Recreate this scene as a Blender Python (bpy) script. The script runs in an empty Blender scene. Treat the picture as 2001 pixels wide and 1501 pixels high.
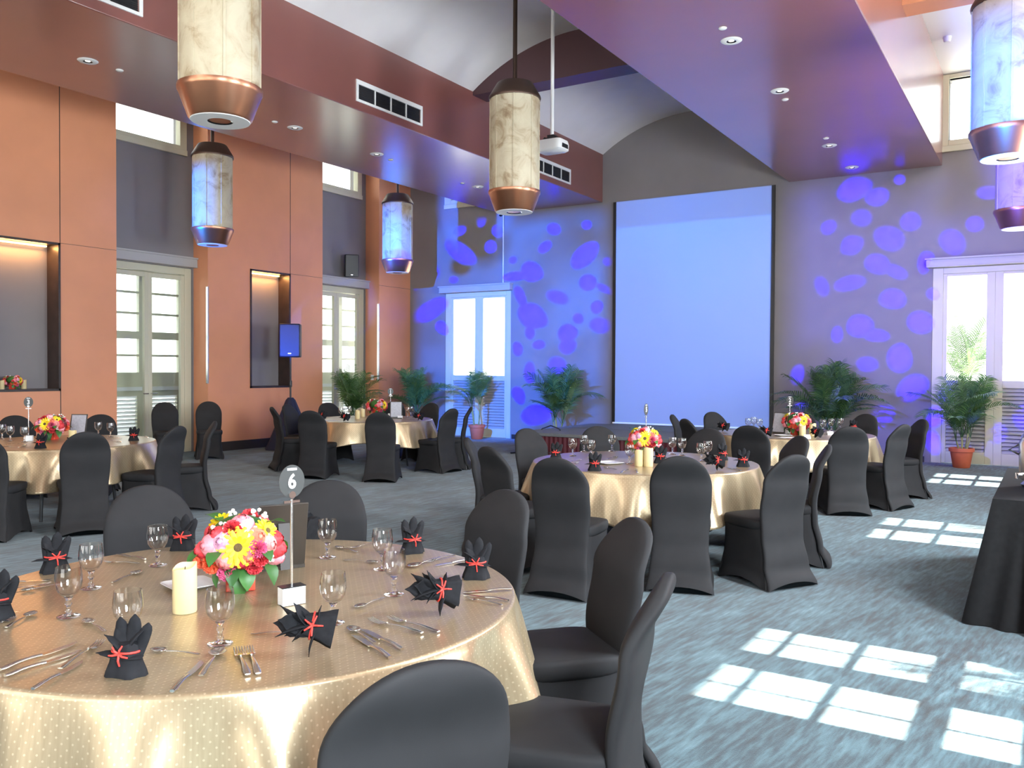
import bpy, bmesh, math, random
from mathutils import Vector, Matrix, noise as mnoise
pi=math.pi; R=math.radians
sc=bpy.context.scene; COL=sc.collection
rnd=random.Random(7)
# ------------------------------------------------------------------ camera (solved from the room's straight lines)
F_PX,YAW,PITCH,ROLL,CH=1675.375,.560043774,-.0180556,.0052013,1.55
fw=Vector((-math.sin(YAW)*math.cos(PITCH),math.cos(YAW)*math.cos(PITCH),math.sin(PITCH)))
rt=Vector((math.cos(YAW),math.sin(YAW),0)); up=rt.cross(fw)
CR=math.cos(ROLL)*rt+math.sin(ROLL)*up; CU=-math.sin(ROLL)*rt+math.cos(ROLL)*up
CAM=Vector((0,0,CH))
cd=bpy.data.cameras.new('camera'); cam=bpy.data.objects.new('camera',cd); COL.objects.link(cam)
cd.sensor_width=36; cd.sensor_fit='HORIZONTAL'; cd.lens=F_PX*36/2001; cd.clip_start=.05; cd.clip_end=200
cam.matrix_world=Matrix(((CR.x,CU.x,-fw.x,0),(CR.y,CU.y,-fw.y,0),(CR.z,CU.z,-fw.z,CH),(0,0,0,1)))
sc.camera=cam
def at(x,y,z=.75):
    "where the sight line through a photo pixel meets the level z"
    d=fw*F_PX+CR*(x-1000.5)-CU*(y-750.5); t=(z-CH)/d.z
    return Vector((d.x*t,d.y*t,z))
def scr(p):
    v=Vector(p)-CAM; k=v.dot(fw)
    return (1000.5+F_PX*v.dot(CR)/k, 750.5-F_PX*v.dot(CU)/k)
# ------------------------------------------------------------------ materials
def newmat(name):
    m=bpy.data.materials.new(name); m.use_nodes=True; nt=m.node_tree
    return m,nt,nt.nodes['Principled BSDF']
def N(nt,t,**k):
    n=nt.nodes.new(t)
    for a,b in k.items():
        if hasattr(n,a): setattr(n,a,b)
        else: n.inputs[a.replace('_',' ')].default_value=b
    return n
def mathn(nt,op,a,b=None,c=None,clamp=False):
    n=nt.nodes.new('ShaderNodeMath'); n.operation=op; n.use_clamp=clamp
    for i,v in enumerate((a,b,c)):
        if v is None: continue
        if isinstance(v,(int,float)): n.inputs[i].default_value=v
        else: nt.links.new(v,n.inputs[i])
    return n.outputs[0]
def ramp(nt,fac,stops):
    n=nt.nodes.new('ShaderNodeValToRGB'); e=n.color_ramp.elements
    while len(e)<len(stops): e.new(.5)
    for s,(p,c) in zip(e,stops): s.position=p; s.color=(*c,1)
    nt.links.new(fac,n.inputs[0]); return n.outputs[0]
def simple(name,col,rough=.5,metal=0,spec=.5,var=0,scale=20,bump=0,bscale=200,**k):
    m,nt,b=newmat(name); b.inputs['Roughness'].default_value=rough; b.inputs['Metallic'].default_value=metal
    b.inputs['Specular IOR Level'].default_value=spec
    for a,v in k.items(): b.inputs[a.replace('_',' ')].default_value=v
    tc=N(nt,'ShaderNodeTexCoord')
    if var:
        n=N(nt,'ShaderNodeTexNoise'); n.inputs['Scale'].default_value=scale; n.inputs['Detail'].default_value=4
        nt.links.new(tc.outputs['Object'],n.inputs['Vector'])
        c0=tuple(max(0,x*(1-var)) for x in col); c1=tuple(min(1,x*(1+var)) for x in col)
        nt.links.new(ramp(nt,n.outputs['Fac'],[(.3,c0),(.7,c1)]),b.inputs['Base Color'])
    else: b.inputs['Base Color'].default_value=(*col,1)
    if bump:
        n=N(nt,'ShaderNodeTexNoise'); n.inputs['Scale'].default_value=bscale
        nt.links.new(tc.outputs['Object'],n.inputs['Vector'])
        bp=N(nt,'ShaderNodeBump'); bp.inputs['Strength'].default_value=bump; bp.inputs['Distance'].default_value=.01
        nt.links.new(n.outputs['Fac'],bp.inputs['Height']); nt.links.new(bp.outputs[0],b.inputs['Normal'])
    return m
M={}
M['orange']=simple('orange_paint',(.68,.29,.15),.42,var=.06,scale=1.2)
M['maroon']=simple('maroon_paint',(.22,.075,.062),.42,Coat_Weight=1,Coat_Roughness=.22,Coat_IOR=1.75,var=.06,scale=1.0)
M['grey']=simple('mauve_grey_paint',(.22,.205,.212),.6,var=.04,scale=1.5)
M['vault']=simple('white_ceiling',(.80,.77,.76),.7,var=.03,scale=2)
M['cream']=simple('cream_paint',(.60,.58,.43),.45)
M['white']=simple('white_paint',(.80,.80,.78),.45)
M['darkbrown']=simple('dark_brown_timber',(.035,.022,.018),.4,var=.3,scale=6)
M['beam']=simple('dark_plum_beam',(.07,.03,.035),.45)
M['cassette']=simple('blind_cassette_grey',(.42,.41,.40),.5)
M['chair']=simple('charcoal_spandex',(.027,.0265,.0275),.65,var=.06,scale=8,spec=.10,bump=.06,bscale=700)
M['black']=simple('black_cloth',(.009,.009,.0095),.8,spec=.12,var=.2,scale=30,bump=.1,bscale=500)
M['napkin']=simple('black_napkin_cloth',(.016,.016,.018),.85,spec=.15,var=.2,scale=40,bump=.15,bscale=900)
M['tie']=simple('red_raffia',(.75,.05,.035),.6)
M['steel']=simple('polished_steel',(.68,.68,.64),.26,1)
M['chrome']=simple('brushed_chrome',(.66,.65,.63),.25,1)
M['blackmetal']=simple('black_metal',(.015,.015,.016),.4)
M['plastic']=simple('black_plastic',(.02,.02,.023),.45)
M['bronze']=simple('bronze_copper',(.42,.20,.12),.32,.9,var=.12,scale=3)
M['darkbronze']=simple('dark_bronze',(.10,.065,.05),.4,.7)
M['terracotta']=simple('terracotta_plastic',(.62,.15,.065),.55,var=.06,scale=9)
M['navy']=simple('navy_drape',(.010,.014,.045),.7)
M['skirt']=simple('maroon_skirting',(.10,.012,.022),.6)
M['stage']=simple('grey_stage_carpet',(.17,.185,.19),.85,var=.08,scale=40)
M['screen']=simple('screen_fabric',(.33,.36,.42),.8)
M['paper']=simple('white_paper',(.82,.82,.82),.6)
M['porcelain']=simple('white_porcelain',(.82,.82,.80),.2)
M['wick']=simple('wick',(.03,.025,.02),.8)
M['stem']=simple('palm_cane',(.30,.30,.09),.5,var=.25,scale=14)
M['soil']=simple('soil',(.03,.02,.012),.9)
M['redruner']=simple('red_runner',(.55,.02,.03),.6)
M['paving']=simple('pale_paving',(.5,.48,.44),.8)
M['base']=simple('dark_baseboard',(.03,.022,.02),.5)
M['dial']=simple('dark_lens',(.01,.01,.012),.1)
def leafmat(name,a,b):
    m,nt,bs=newmat(name); oi=N(nt,'ShaderNodeObjectInfo'); g=N(nt,'ShaderNodeNewGeometry')
    r=mathn(nt,'FRACT',mathn(nt,'ADD',oi.outputs['Random'],g.outputs['Random Per Island']))
    nt.links.new(ramp(nt,r,[(0,a),(1,b)]),bs.inputs['Base Color']); bs.inputs['Roughness'].default_value=.42
    tr=N(nt,'ShaderNodeBsdfTranslucent'); tr.inputs[0].default_value=(b[0]*1.3,b[1]*1.3,b[2]*.8,1)
    mx=N(nt,'ShaderNodeMixShader'); mx.inputs[0].default_value=.25
    o=nt.nodes['Material Output']; nt.links.new(bs.outputs[0],mx.inputs[1]); nt.links.new(tr.outputs[0],mx.inputs[2]); nt.links.new(mx.outputs[0],o.inputs[0])
    return m
M['palm']=leafmat('palm_leaf',(.035,.095,.033),(.12,.23,.065))
M['leaf']=leafmat('bouquet_leaf',(.03,.12,.025),(.08,.24,.05))
def petal(name,c,c2=None):
    m,nt,bs=newmat(name); g=N(nt,'ShaderNodeNewGeometry')
    c2=c2 or tuple(min(1,x*1.25+.02) for x in c)
    nt.links.new(ramp(nt,g.outputs['Random Per Island'],[(0,c),(1,c2)]),bs.inputs['Base Color'])
    bs.inputs['Roughness'].default_value=.55; bs.inputs['Subsurface Weight'].default_value=.0
    return m
PET={k:petal('petal_'+k,*v) for k,v in dict(pink=((.80,.26,.30),),rose=((.80,.28,.26),),coral=((.82,.20,.12),),orange=((.85,.15,.06),),red=((.58,.035,.045),),
    crimson=((.45,.015,.03),),magenta=((.68,.11,.24),),lilac=((.70,.32,.50),(.82,.5,.62)),yellow=((.90,.62,.01),(.95,.72,.03)),white=((.80,.78,.68),)).items()}
M['gercentre']=simple('gerbera_centre',(.10,.06,.015),.8,var=.5,scale=200)
# lantern shade: clouded cream alabaster
def shade():
    m,nt,b=newmat('alabaster_shade'); tc=N(nt,'ShaderNodeTexCoord')
    n=N(nt,'ShaderNodeTexNoise'); n.inputs['Scale'].default_value=3.4; n.inputs['Detail'].default_value=5; n.inputs['Roughness'].default_value=.62; n.inputs['Distortion'].default_value=.9
    nt.links.new(tc.outputs['Object'],n.inputs['Vector'])
    nt.links.new(ramp(nt,n.outputs['Fac'],[(.40,(.56,.51,.37)),(.53,(.50,.44,.31)),(.62,(.38,.30,.19)),(.72,(.24,.165,.095))]),b.inputs['Base Color'])
    b.inputs['Roughness'].default_value=.5; return m
M['shade']=shade()
def candle():
    m,nt,b=newmat('cream_wax'); b.inputs['Base Color'].default_value=(.72,.58,.30,1); b.inputs['Roughness'].default_value=.45
    b.inputs['Subsurface Weight'].default_value=.25; b.inputs['Subsurface Radius'].default_value=(.03,.02,.01); return m
M['wax']=candle()
# gold satin with woven pin dots
def satin():
    m,nt,b=newmat('gold_satin'); uv=N(nt,'ShaderNodeUVMap')
    v=N(nt,'ShaderNodeTexVoronoi'); v.feature='F1'; v.voronoi_dimensions='2D'; v.inputs['Randomness'].default_value=0; v.inputs['Scale'].default_value=1
    mp=N(nt,'ShaderNodeMapping'); mp.inputs['Scale'].default_value=(48,48,48); mp.inputs['Rotation'].default_value=(0,0,R(45))
    nt.links.new(uv.outputs[0],mp.inputs[0]); nt.links.new(mp.outputs[0],v.inputs['Vector'])
    dot=mathn(nt,'LESS_THAN',v.outputs['Distance'],.14)
    w=N(nt,'ShaderNodeTexNoise'); w.inputs['Scale'].default_value=3; w.inputs['Detail'].default_value=3
    mp2=N(nt,'ShaderNodeMapping'); mp2.inputs['Scale'].default_value=(30,3,1); nt.links.new(uv.outputs[0],mp2.inputs[0]); nt.links.new(mp2.outputs[0],w.inputs['Vector'])
    base=ramp(nt,w.outputs['Fac'],[(.3,(.43,.325,.195)),(.7,(.50,.385,.24))])
    mx=N(nt,'ShaderNodeMix'); mx.data_type='RGBA'; nt.links.new(mathn(nt,'MULTIPLY',dot,.5),mx.inputs['Factor']); nt.links.new(base,mx.inputs['A']); mx.inputs['B'].default_value=(.78,.66,.44,1)
    nt.links.new(mx.outputs['Result'],b.inputs['Base Color'])
    b.inputs['Metallic'].default_value=.60; b.inputs['Roughness'].default_value=.30; b.inputs['Specular IOR Level'].default_value=.5
    bp=N(nt,'ShaderNodeBump'); bp.inputs['Strength'].default_value=.12; bp.inputs['Distance'].default_value=.004; nt.links.new(w.outputs['Fac'],bp.inputs['Height']); nt.links.new(bp.outputs[0],b.inputs['Normal'])
    return m
M['satin']=satin()
def carpet():
    m,nt,b=newmat('teal_streak_carpet'); g=N(nt,'ShaderNodeNewGeometry')
    mp=N(nt,'ShaderNodeMapping'); mp.inputs['Rotation'].default_value=(0,0,R(-83)); nt.links.new(g.outputs['Position'],mp.inputs[0])
    def ns(sx,sy,sc_,det):
        m2=N(nt,'ShaderNodeMapping'); m2.inputs['Scale'].default_value=(sx,sy,1); nt.links.new(mp.outputs[0],m2.inputs[0])
        n=N(nt,'ShaderNodeTexNoise'); n.inputs['Scale'].default_value=sc_; n.inputs['Detail'].default_value=det; n.inputs['Roughness'].default_value=.6
        nt.links.new(m2.outputs[0],n.inputs['Vector']); return n.outputs['Fac']
    f=mathn(nt,'ADD',mathn(nt,'MULTIPLY',ns(3,19,1.6,5),.62),mathn(nt,'MULTIPLY',ns(1.2,3,1.1,3),.38))
    nt.links.new(ramp(nt,f,[(.36,(.028,.033,.034)),(.47,(.042,.070,.082)),(.57,(.072,.130,.150)),(.70,(.13,.215,.24))]),b.inputs['Base Color'])
    b.inputs['Roughness'].default_value=.95; b.inputs['Specular IOR Level'].default_value=.15
    b.inputs['Sheen Weight'].default_value=.2
    n=N(nt,'ShaderNodeTexNoise'); n.inputs['Scale'].default_value=220; nt.links.new(g.outputs['Position'],n.inputs['Vector'])
    bp=N(nt,'ShaderNodeBump'); bp.inputs['Strength'].default_value=.3; bp.inputs['Distance'].default_value=.01; nt.links.new(n.outputs['Fac'],bp.inputs['Height']); nt.links.new(bp.outputs[0],b.inputs['Normal'])
    return m
M['carpet']=carpet()
def thinglass(name,tint,ior,glossmix=1.0,power=5):
    m=bpy.data.materials.new(name); m.use_nodes=True; nt=m.node_tree; nt.nodes.remove(nt.nodes['Principled BSDF'])
    t=N(nt,'ShaderNodeBsdfTransparent'); t.inputs[0].default_value=(*tint,1); g=N(nt,'ShaderNodeBsdfGlossy'); g.inputs['Roughness'].default_value=.03
    lw=N(nt,'ShaderNodeLayerWeight'); lw.inputs[0].default_value=.5; f0=((ior-1)/(ior+1))**2
    fr=mathn(nt,'ADD',mathn(nt,'MULTIPLY',mathn(nt,'POWER',lw.outputs['Facing'],power),1-f0),f0)
    mx=N(nt,'ShaderNodeMixShader'); nt.links.new(mathn(nt,'MULTIPLY',fr,glossmix,clamp=True),mx.inputs[0]); nt.links.new(t.outputs[0],mx.inputs[1]); nt.links.new(g.outputs[0],mx.inputs[2])
    nt.links.new(mx.outputs[0],nt.nodes['Material Output'].inputs[0]); return m
M['pane']=thinglass('window_glass',(.96,.98,.97),1.45)
M['bowlglass']=thinglass('goblet_glass',(.95,.95,.945),1.5,1.3,3)
def solidglass():
    m,nt,b=newmat('goblet_stem_glass'); b.inputs['Base Color'].default_value=(1,1,1,1); b.inputs['Roughness'].default_value=.02; b.inputs['Transmission Weight'].default_value=1; b.inputs['IOR'].default_value=1.45; return m
M['stemglass']=solidglass()
def emit(name,c,s):
    m,nt,b=newmat(name); b.inputs['Base Color'].default_value=(.9,.9,.9,1); b.inputs['Emission Color'].default_value=(*c,1); b.inputs['Emission Strength'].default_value=s; return m
M['lamp']=emit('lamp_glow',(1,.9,.75),2.2)
M['led']=emit('warm_led',(1,.5,.16),9)
M['ledred']=emit('indicator_red',(1,.1,.05),3)
# ------------------------------------------------------------------ mesh building
class MB:
    def __init__(s): s.v=[];s.f=[];s.m=[];s.uv=None;s.cur=0
    def add(s,vs,fs):
        o=len(s.v); s.v+= [Vector(p) for p in vs]; s.f+=[tuple(i+o for i in f) for f in fs]; s.m+=[s.cur]*len(fs); return s
    def box(s,x0,x1,y0,y1,z0,z1):
        return s.add([(x,y,z) for z in (z0,z1) for x,y in ((x0,y0),(x1,y0),(x1,y1),(x0,y1))],[(3,2,1,0),(4,5,6,7),(0,1,5,4),(1,2,6,5),(2,3,7,6),(3,0,4,7)])
    def grid(s,fn,nu,nv,cu=False):
        vs=[fn(i/(nu if cu else max(1,nu-1)),j/max(1,nv-1)) for j in range(nv) for i in range(nu)]
        fs=[]
        for j in range(nv-1):
            for i in range(nu if cu else nu-1):
                a=j*nu+i;b=j*nu+(i+1)%nu; fs.append((a,b,b+nu,a+nu))
        return s.add(vs,fs)
    def loft(s,rings,cap0=True,cap1=True):
        n=len(rings[0]); vs=[p for r in rings for p in r]; fs=[]
        for j in range(len(rings)-1):
            for i in range(n): a=j*n+i;b=j*n+(i+1)%n; fs.append((a,b,b+n,a+n))
        if cap0: fs.append(tuple(range(n))[::-1])
        if cap1: fs.append(tuple((len(rings)-1)*n+i for i in range(n)))
        return s.add(vs,fs)
    def lathe(s,prof,n=32,c=(0,0,0),cap0=True,cap1=True):
        return s.loft([[(c[0]+r*math.cos(2*pi*i/n),c[1]+r*math.sin(2*pi*i/n),c[2]+z) for i in range(n)] for r,z in prof],cap0,cap1)
    def tube(s,pts,rad,n=8):
        pts=[Vector(p) for p in pts]; rings=[]; 
        for i,p in enumerate(pts):
            t=(pts[min(i+1,len(pts)-1)]-pts[max(i-1,0)]).normalized()
            a=t.cross(Vector((0,0,1)) if abs(t.z)<.9 else Vector((1,0,0))).normalized(); b=t.cross(a)
            r=rad[i] if isinstance(rad,(list,tuple)) else rad
            rings.append([p+(a*math.cos(2*pi*k/n)+b*math.sin(2*pi*k/n))*r for k in range(n)])
        return s.loft(rings)
    def prism(s,poly,z0,z1):
        n=len(poly); return s.add([(x,y,z0) for x,y in poly]+[(x,y,z1) for x,y in poly],[tuple(range(n))[::-1],tuple(range(n,2*n))]+[(i,(i+1)%n,(i+1)%n+n,i+n) for i in range(n)])
    def ball(s,c,r,nu=10,nv=7,sx=1,sy=1,sz=1):
        c=Vector(c); rings=[[c+Vector((r*sx*math.sin(pi*(j+.5*(j==0)*.2)/(nv-1))*math.cos(2*pi*i/nu),r*sy*math.sin(pi*j/(nv-1))*math.sin(2*pi*i/nu),-r*sz*math.cos(pi*j/(nv-1)))) for i in range(nu)] for j in range(nv)]
        return s.loft([ [Vector(p) for p in r_] for r_ in rings],False,False)
    def xf(s,mat,start=0):
        for i in range(start,len(s.v)): s.v[i]=mat@s.v[i]
        return s
    def mesh(s,name,mats,smooth=40):
        me=bpy.data.meshes.new(name); me.from_pydata([tuple(p) for p in s.v],[],s.f)
        mats=mats if isinstance(mats,(list,tuple)) else [mats]
        for m in mats: me.materials.append(M[m] if isinstance(m,str) else m)
        for p,k in zip(me.polygons,s.m): p.material_index=k
        if s.uv:
            l=me.uv_layers.new(name='UVMap')
            for lp in me.loops: l.data[lp.index].uv=s.uv[lp.vertex_index]
        bm=bmesh.new(); bm.from_mesh(me); bmesh.ops.recalc_face_normals(bm,faces=bm.faces[:]); bm.to_mesh(me); bm.free()
        if smooth:
            for p in me.polygons: p.use_smooth=True
            me.set_sharp_from_angle(angle=R(smooth))
        return me
    def build(s,name,mats,parent=None,smooth=40,bevel=0):
        o=bpy.data.objects.new(name,s.mesh(name,mats,smooth)); COL.objects.link(o)
        if parent: o.parent=parent
        if bevel:
            b=o.modifiers.new('bevel','BEVEL'); b.width=bevel; b.segments=2; b.limit_method='ANGLE'; b.angle_limit=R(50)
        return o
def boxes(*bs):
    m=MB()
    for b in bs: m.box(*b)
    return m
def struct(o): o['kind']='structure'; return o
def tag(o,label,cat,group=None):
    o['label']=label; o['category']=cat
    if group: o['group']=group
    return o
def thing(name,loc=(0,0,0),rz=0,label=None,cat=None,group=None):
    o=bpy.data.objects.new(name,None); COL.objects.link(o); o.empty_display_size=.1; o.location=loc; o.rotation_euler=(0,0,rz)
    if cat: tag(o,label,cat,group)
    return o
def emp(name):
    o=bpy.data.objects.new(name,None); COL.objects.link(o); o['kind']='structure'; return o
def dup(o,loc=None,rz=None,label=None,group=None,parent=None):
    c=o.copy(); COL.objects.link(c)
    if parent: c.parent=parent
    if loc is not None: c.location=loc
    if rz is not None: c.rotation_euler=(c.rotation_euler[0],c.rotation_euler[1],rz)
    if label: c['label']=label
    if group: c['group']=group
    for ch in list(o.children): dup(ch,parent=c)
    return c
def holes(u0,u1,z0,z1,hs):
    "rectangles that fill a wall u0..u1 x z0..z1 around the holes (ua,ub,za,zb)"
    us=sorted({u0,u1,*[h[0] for h in hs],*[h[1] for h in hs]}); out=[]
    for a,b in zip(us,us[1:]):
        mid=(a+b)/2; z=z0
        for h in sorted([h for h in hs if h[0]<mid<h[1]],key=lambda h:h[2]):
            if h[2]>z: out.append((a,b,z,h[2]))
            z=h[3]
        if z<z1: out.append((a,b,z,z1))
    return out
# ------------------------------------------------------------------ the room shell
YB=16.0; ZS=4.98; ZC=6.48; XL=-13.3; XP=-12.9
struct(boxes((-13.7,1.8,-5,16.3,-.1,0)).build('floor','carpet'))
struct(boxes((-40,40,-30,60,-.3,-.12)).build('ground','paving'))
RC=[(3.75,5.56),(8.43,10.22),(13.1,14.88)]           # recesses between the piers
# left wall behind the piers, with door and clerestory openings
hs=[]
for a,b in RC: hs+=[(a+.02,b-.02,0,3.34),(a+.06,b-.2,5.46,6.42)]
w=MB()
for a,b,c,d in holes(-5,16.3,0,7,hs): w.box(XL-.3,XL,a,b,c,d)
struct(w.build('wall_left','grey'))
# piers
def pier(i,y0,y1,niche):
    m=MB()
    if niche:
        a,b,c,d=niche
        for q in holes(y0,y1,0,7,[niche]): m.box(XL,XP,*q)
    else: m.box(XL,XP,y0,y1,0,7)
    o=struct(m.build('wall_pier_%d'%i,'orange'))
    if niche:
        t=.035
        fr=boxes((XP-.31,XP+.015,a,a+t,c,d),(XP-.31,XP+.015,b-t,b,c,d),(XP-.31,XP+.015,a,b,d-t,d),(XP-.31,XP+.015,a,b,c,c+t))
        fr=fr.build('niche_frame','darkbrown',o); boxes((XP-.33,XP-.30,a,b,c,d)).build('niche_back','grey',o)
        boxes((XP-.27,XP-.22,a+.08,b-.08,d-t-.02,d-t-.001)).build('led_strip','led',o)
        L=bpy.data.lights.new('niche_light','AREA'); L.shape='RECTANGLE'; L.size=b-a-.2; L.size_y=.06; L.color=(1,.45,.14); L.energy=14
        lo=bpy.data.objects.new('niche_light',L); COL.objects.link(lo); lo.location=(XP-.2,(a+b)/2,d-t-.03); lo.rotation_euler=(0,R(22),R(90)) if False else (R(0),R(25),0)
        lo.rotation_euler=(R(22),0,R(-90))
    return o
N1=(6.45,7.49,1.17,3.44); N2=(11.18,12.2,1.15,3.42)
pier(1,5.56,8.43,N1); pier(2,10.22,13.1,N2); pier(3,14.88,16.0,None); pier(4,.9,3.75,None)
# shadow-gap joints in the pier cladding
k=1
for y,z0,z1 in ((7.49,3.44,7),(7.49,.17,1.17),(12.2,3.42,7),(12.2,.17,1.15)):
    struct(boxes((XP-.002,XP+.003,y-.006,y+.006,z0,z1)).build('trim_%d'%k,'darkbrown')); k+=1
for y0,y1,z in ((7.49,8.43,3.44),(12.2,13.1,3.42),(14.88,16,3.42)):
    struct(boxes((XP-.002,XP+.002,y0,y1,z-.003,z+.003)).build('trim_%d'%k,'darkbrown')); k+=1
# added chrome strips standing in for bright slit reflections on the recess returns
for y in (10.22,14.88):
    struct(boxes((XP-.05,XP+.004,y-.006,y+.012,1.25,3.0)).build('trim_%d'%k,'chrome')); k+=1
for i,(a,b) in enumerate(((5.56,8.43),(10.22,13.1),(14.88,16.0))):
    struct(boxes((XP,XP+.015,a-.015,b+(.015 if i<2 else 0),0,.17)).build('baseboard_left' if i==0 else 'baseboard_left_%d'%(i+1),'base'))
# doors in the left wall
def door_left(i,a,b):
    r=emp('door_%d'%i); c=(a+b)/2; y0,y1=a+.02,b-.02; x0,x1=XL-.14,XL-.04
    fr=boxes((x0,x1,y0,y0+.14,0,3.34),(x0,x1,y1-.14,y1,0,3.34),(x0,x1,y0+.14,y1-.14,3.22,3.34)); fr.build('door_frame','cream',r,bevel=.006)
    for s,(p,q) in enumerate(((y0+.14,c),(c,y1-.14))):
        lf=boxes((x0+.02,x1-.01,p,p+.075,.02,3.2),(x0+.02,x1-.01,q-.075,q,.02,3.2),(x0+.02,x1-.01,p+.075,q-.075,3.12,3.2),(x0+.02,x1-.01,p+.075,q-.075,.02,.3)).build('door_leaf','cream',r,bevel=.005)
        boxes((x0+.05,x0+.056,p+.075,q-.075,.3,3.12)).build('glass_pane','pane',lf)
        MB().tube([(x1,(q-.04 if s==0 else p+.04),1.08),(x1+.05,(q-.04 if s==0 else p+.04),1.08),(x1+.05,(q-.14 if s==0 else p+.14),1.08)],.009).build('door_handle','chrome',lf)
    boxes((XL,XL+.12,a+.005,b-.005,3.36,3.52),(XL,XL+.15,a+.005,b-.005,3.50,3.53),(XL,XL+.13,a+.005,b-.005,3.35,3.37)).build('blind_cassette','cassette',r,bevel=.004)
    w=emp('window_%d'%i); y0,y1,z0,z1=a+.12,b-.3,5.52,6.36
    boxes((XL-.1,XL+.03,y0-.1,y0,z0-.15,6.46),(XL-.1,XL+.03,y1,y1+.14,z0-.17,6.46),(XL-.1,XL+.03,y0,y1,z0-.07,z0),(XL-.1,XL+.05,y0-.1,y1+.14,z0-.17,z0-.07),(XL-.1,XL+.03,y0,y1,z1,6.46)).build('window_frame','cream',w,bevel=.006)
    boxes((XL-.06,XL-.054,y0,y1,z0,z1)).build('window_glass','pane',w)
for i,(a,b) in enumerate(RC): door_left(i+1,a,b)
# veranda outside the left doors
XV=-14.5
cols=[]; y=2.34
while y<19: cols.append((y,y+.63)); y+=.87
rows=[(1.44,1.74),(1.78,2.07),(2.21,2.53),(2.57,2.92),(2.96,3.34)]
w=MB()
for q in holes(1,20,-.1,4.2,[(a,b,r0,r1) for a,b in cols for r0,r1 in rows]+[(a+.04,b-.04,.2,1.0) for a,b in cols]): w.box(XV-.08,XV,*q)
vw=struct(w.build('exterior_wall','cream')); vg=boxes((XV-.05,XV-.044,1,20,1.4,3.4)).build('window_glass','pane',vw)
w=MB()
for a,b in cols:
    for j in range(11): 
        z=.22+j*.072; w.add([(XV-.06,a+.04,z),(XV-.06,b-.04,z),(XV,b-.04,z+.06),(XV,a+.04,z+.06),(XV-.066,a+.04,z+.008),(XV-.066,b-.04,z+.008),(XV-.006,b-.04,z+.068),(XV-.006,a+.04,z+.068)],[(0,1,2,3),(7,6,5,4),(0,4,5,1),(2,6,7,3),(1,5,6,2),(0,3,7,4)])
w.build('shutter_louvres','white',vw)
boxes((XV,XV+.12,1,20,1.1,1.17)).build('window_sill','white',vw)
struct(boxes((-15.2,XL-.3,1,20,-.12,-.005)).build('exterior_floor','paving')); struct(boxes((-15.0,XL-.3,1,16.3,3.9,4.0)).build('exterior_ceiling','white'))
# back wall
DLX=(-11.95,-10.05); DRX=(-1.75,.05)
hs=[(DLX[0]+.08,DLX[1]-.02,0,3.27),(DRX[0]+.06,DRX[1],0,3.27),(-11.7,-10.3,5.40,6.40),(-1.48,-.1,5.38,6.40)]
w=MB()
for q in holes(-13.6,1.8,0,7,hs): w.box(q[0],q[1],YB,YB+.3,q[2],q[3])
struct(w.build('wall_back','grey'))
w=MB()
for a,b in ((-12.9,-11.97),(-10.03,-7.6),(-4.3,-1.78)): w.box(a,b,YB-.015,YB,0,.1)
struct(w.build('baseboard_back','base'))
def door_back(i,x0,x1,g,h):
    r=emp('door_%d'%i); y0,y1=YB+.02,YB+.12
    a,b,c,d=g
    boxes((x0,a-.06,y0,y1,0,3.27),(d+.06,x1,y0,y1,0,3.27),(a-.06,d+.06,y0,y1,3.17,3.27)).build('door_frame','cream',r,bevel=.006)
    for s,(p,q,e0,e1) in enumerate(((a,b,a-.06,(b+c)/2),(c,d,(b+c)/2,d+.06))):
        lf=boxes((e0,p,y0+.02,y1-.02,.01,3.17),(q,e1,y0+.02,y1-.02,.01,3.17),(p,q,y0+.02,y1-.02,.01,.2),(p,q,y0+.02,y1-.02,1.27,1.39),(p,q,y0+.02,y1-.02,3.13,3.17)).build('door_leaf','cream',r,bevel=.005)
        boxes((p,q,y0+.05,y0+.056,1.39,3.13)).build('glass_pane','pane',lf)
        m=MB()
        for j in range(17):
            z=.2+j*.063; m.add([(p,y0+.03,z),(q,y0+.03,z),(q,y0+.075,z+.05),(p,y0+.075,z+.05),(p,y0+.024,z+.007),(q,y0+.024,z+.007),(q,y0+.069,z+.057),(p,y0+.069,z+.057)],[(0,1,2,3),(7,6,5,4),(0,4,5,1),(2,6,7,3),(1,5,6,2),(0,3,7,4)])
        m.box(p,q,y0+.082,y0+.088,.2,1.27); m.build('louvre_panel','cassette' ,lf)
        hx=e1-.05 if s==0 else e0+.05; dx=-.12 if s==0 else .12
        MB().tube([(hx,y0,1.1),(hx,y0-.05,1.1),(hx+dx,y0-.05,1.1)],.01).build('door_handle','chrome',lf)
    boxes((x0-.09,x1+.04,YB-.12,YB,3.29,3.42),(x0-.11,x1+.06,YB-.15,YB,3.40,3.43),(x0-.09,x1+.04,YB-.13,YB,3.275,3.295)).build('blind_cassette','cassette',r,bevel=.004)
door_back(4,DLX[0]+.08,DLX[1]-.02,(-11.66,-11.06,-10.84,-10.26),0)
door_back(5,DRX[0]+.06,DRX[1],(-1.47,-.89,-.65,-.06),0)
for i,(a,b) in ((4,(-11.7,-10.3)),(5,(-1.48,-.1))):
    r=emp('window_%d'%i); z0=5.4 if i==4 else 5.38
    boxes((a-.18,a,YB-.03,YB+.1,z0-.19,6.47),(b,b+.18,YB-.03,YB+.1,z0-.19,6.47),(a,b,YB-.03,YB+.1,z0-.09,z0),(a-.18,b+.18,YB-.05,YB+.1,z0-.19,z0-.09),(a,b,YB-.03,YB+.1,6.40,6.47)).build('window_frame','cream',r,bevel=.006)
    boxes((a,b,YB+.05,YB+.056,z0,6.4)).build('window_glass','pane',r)
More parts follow.
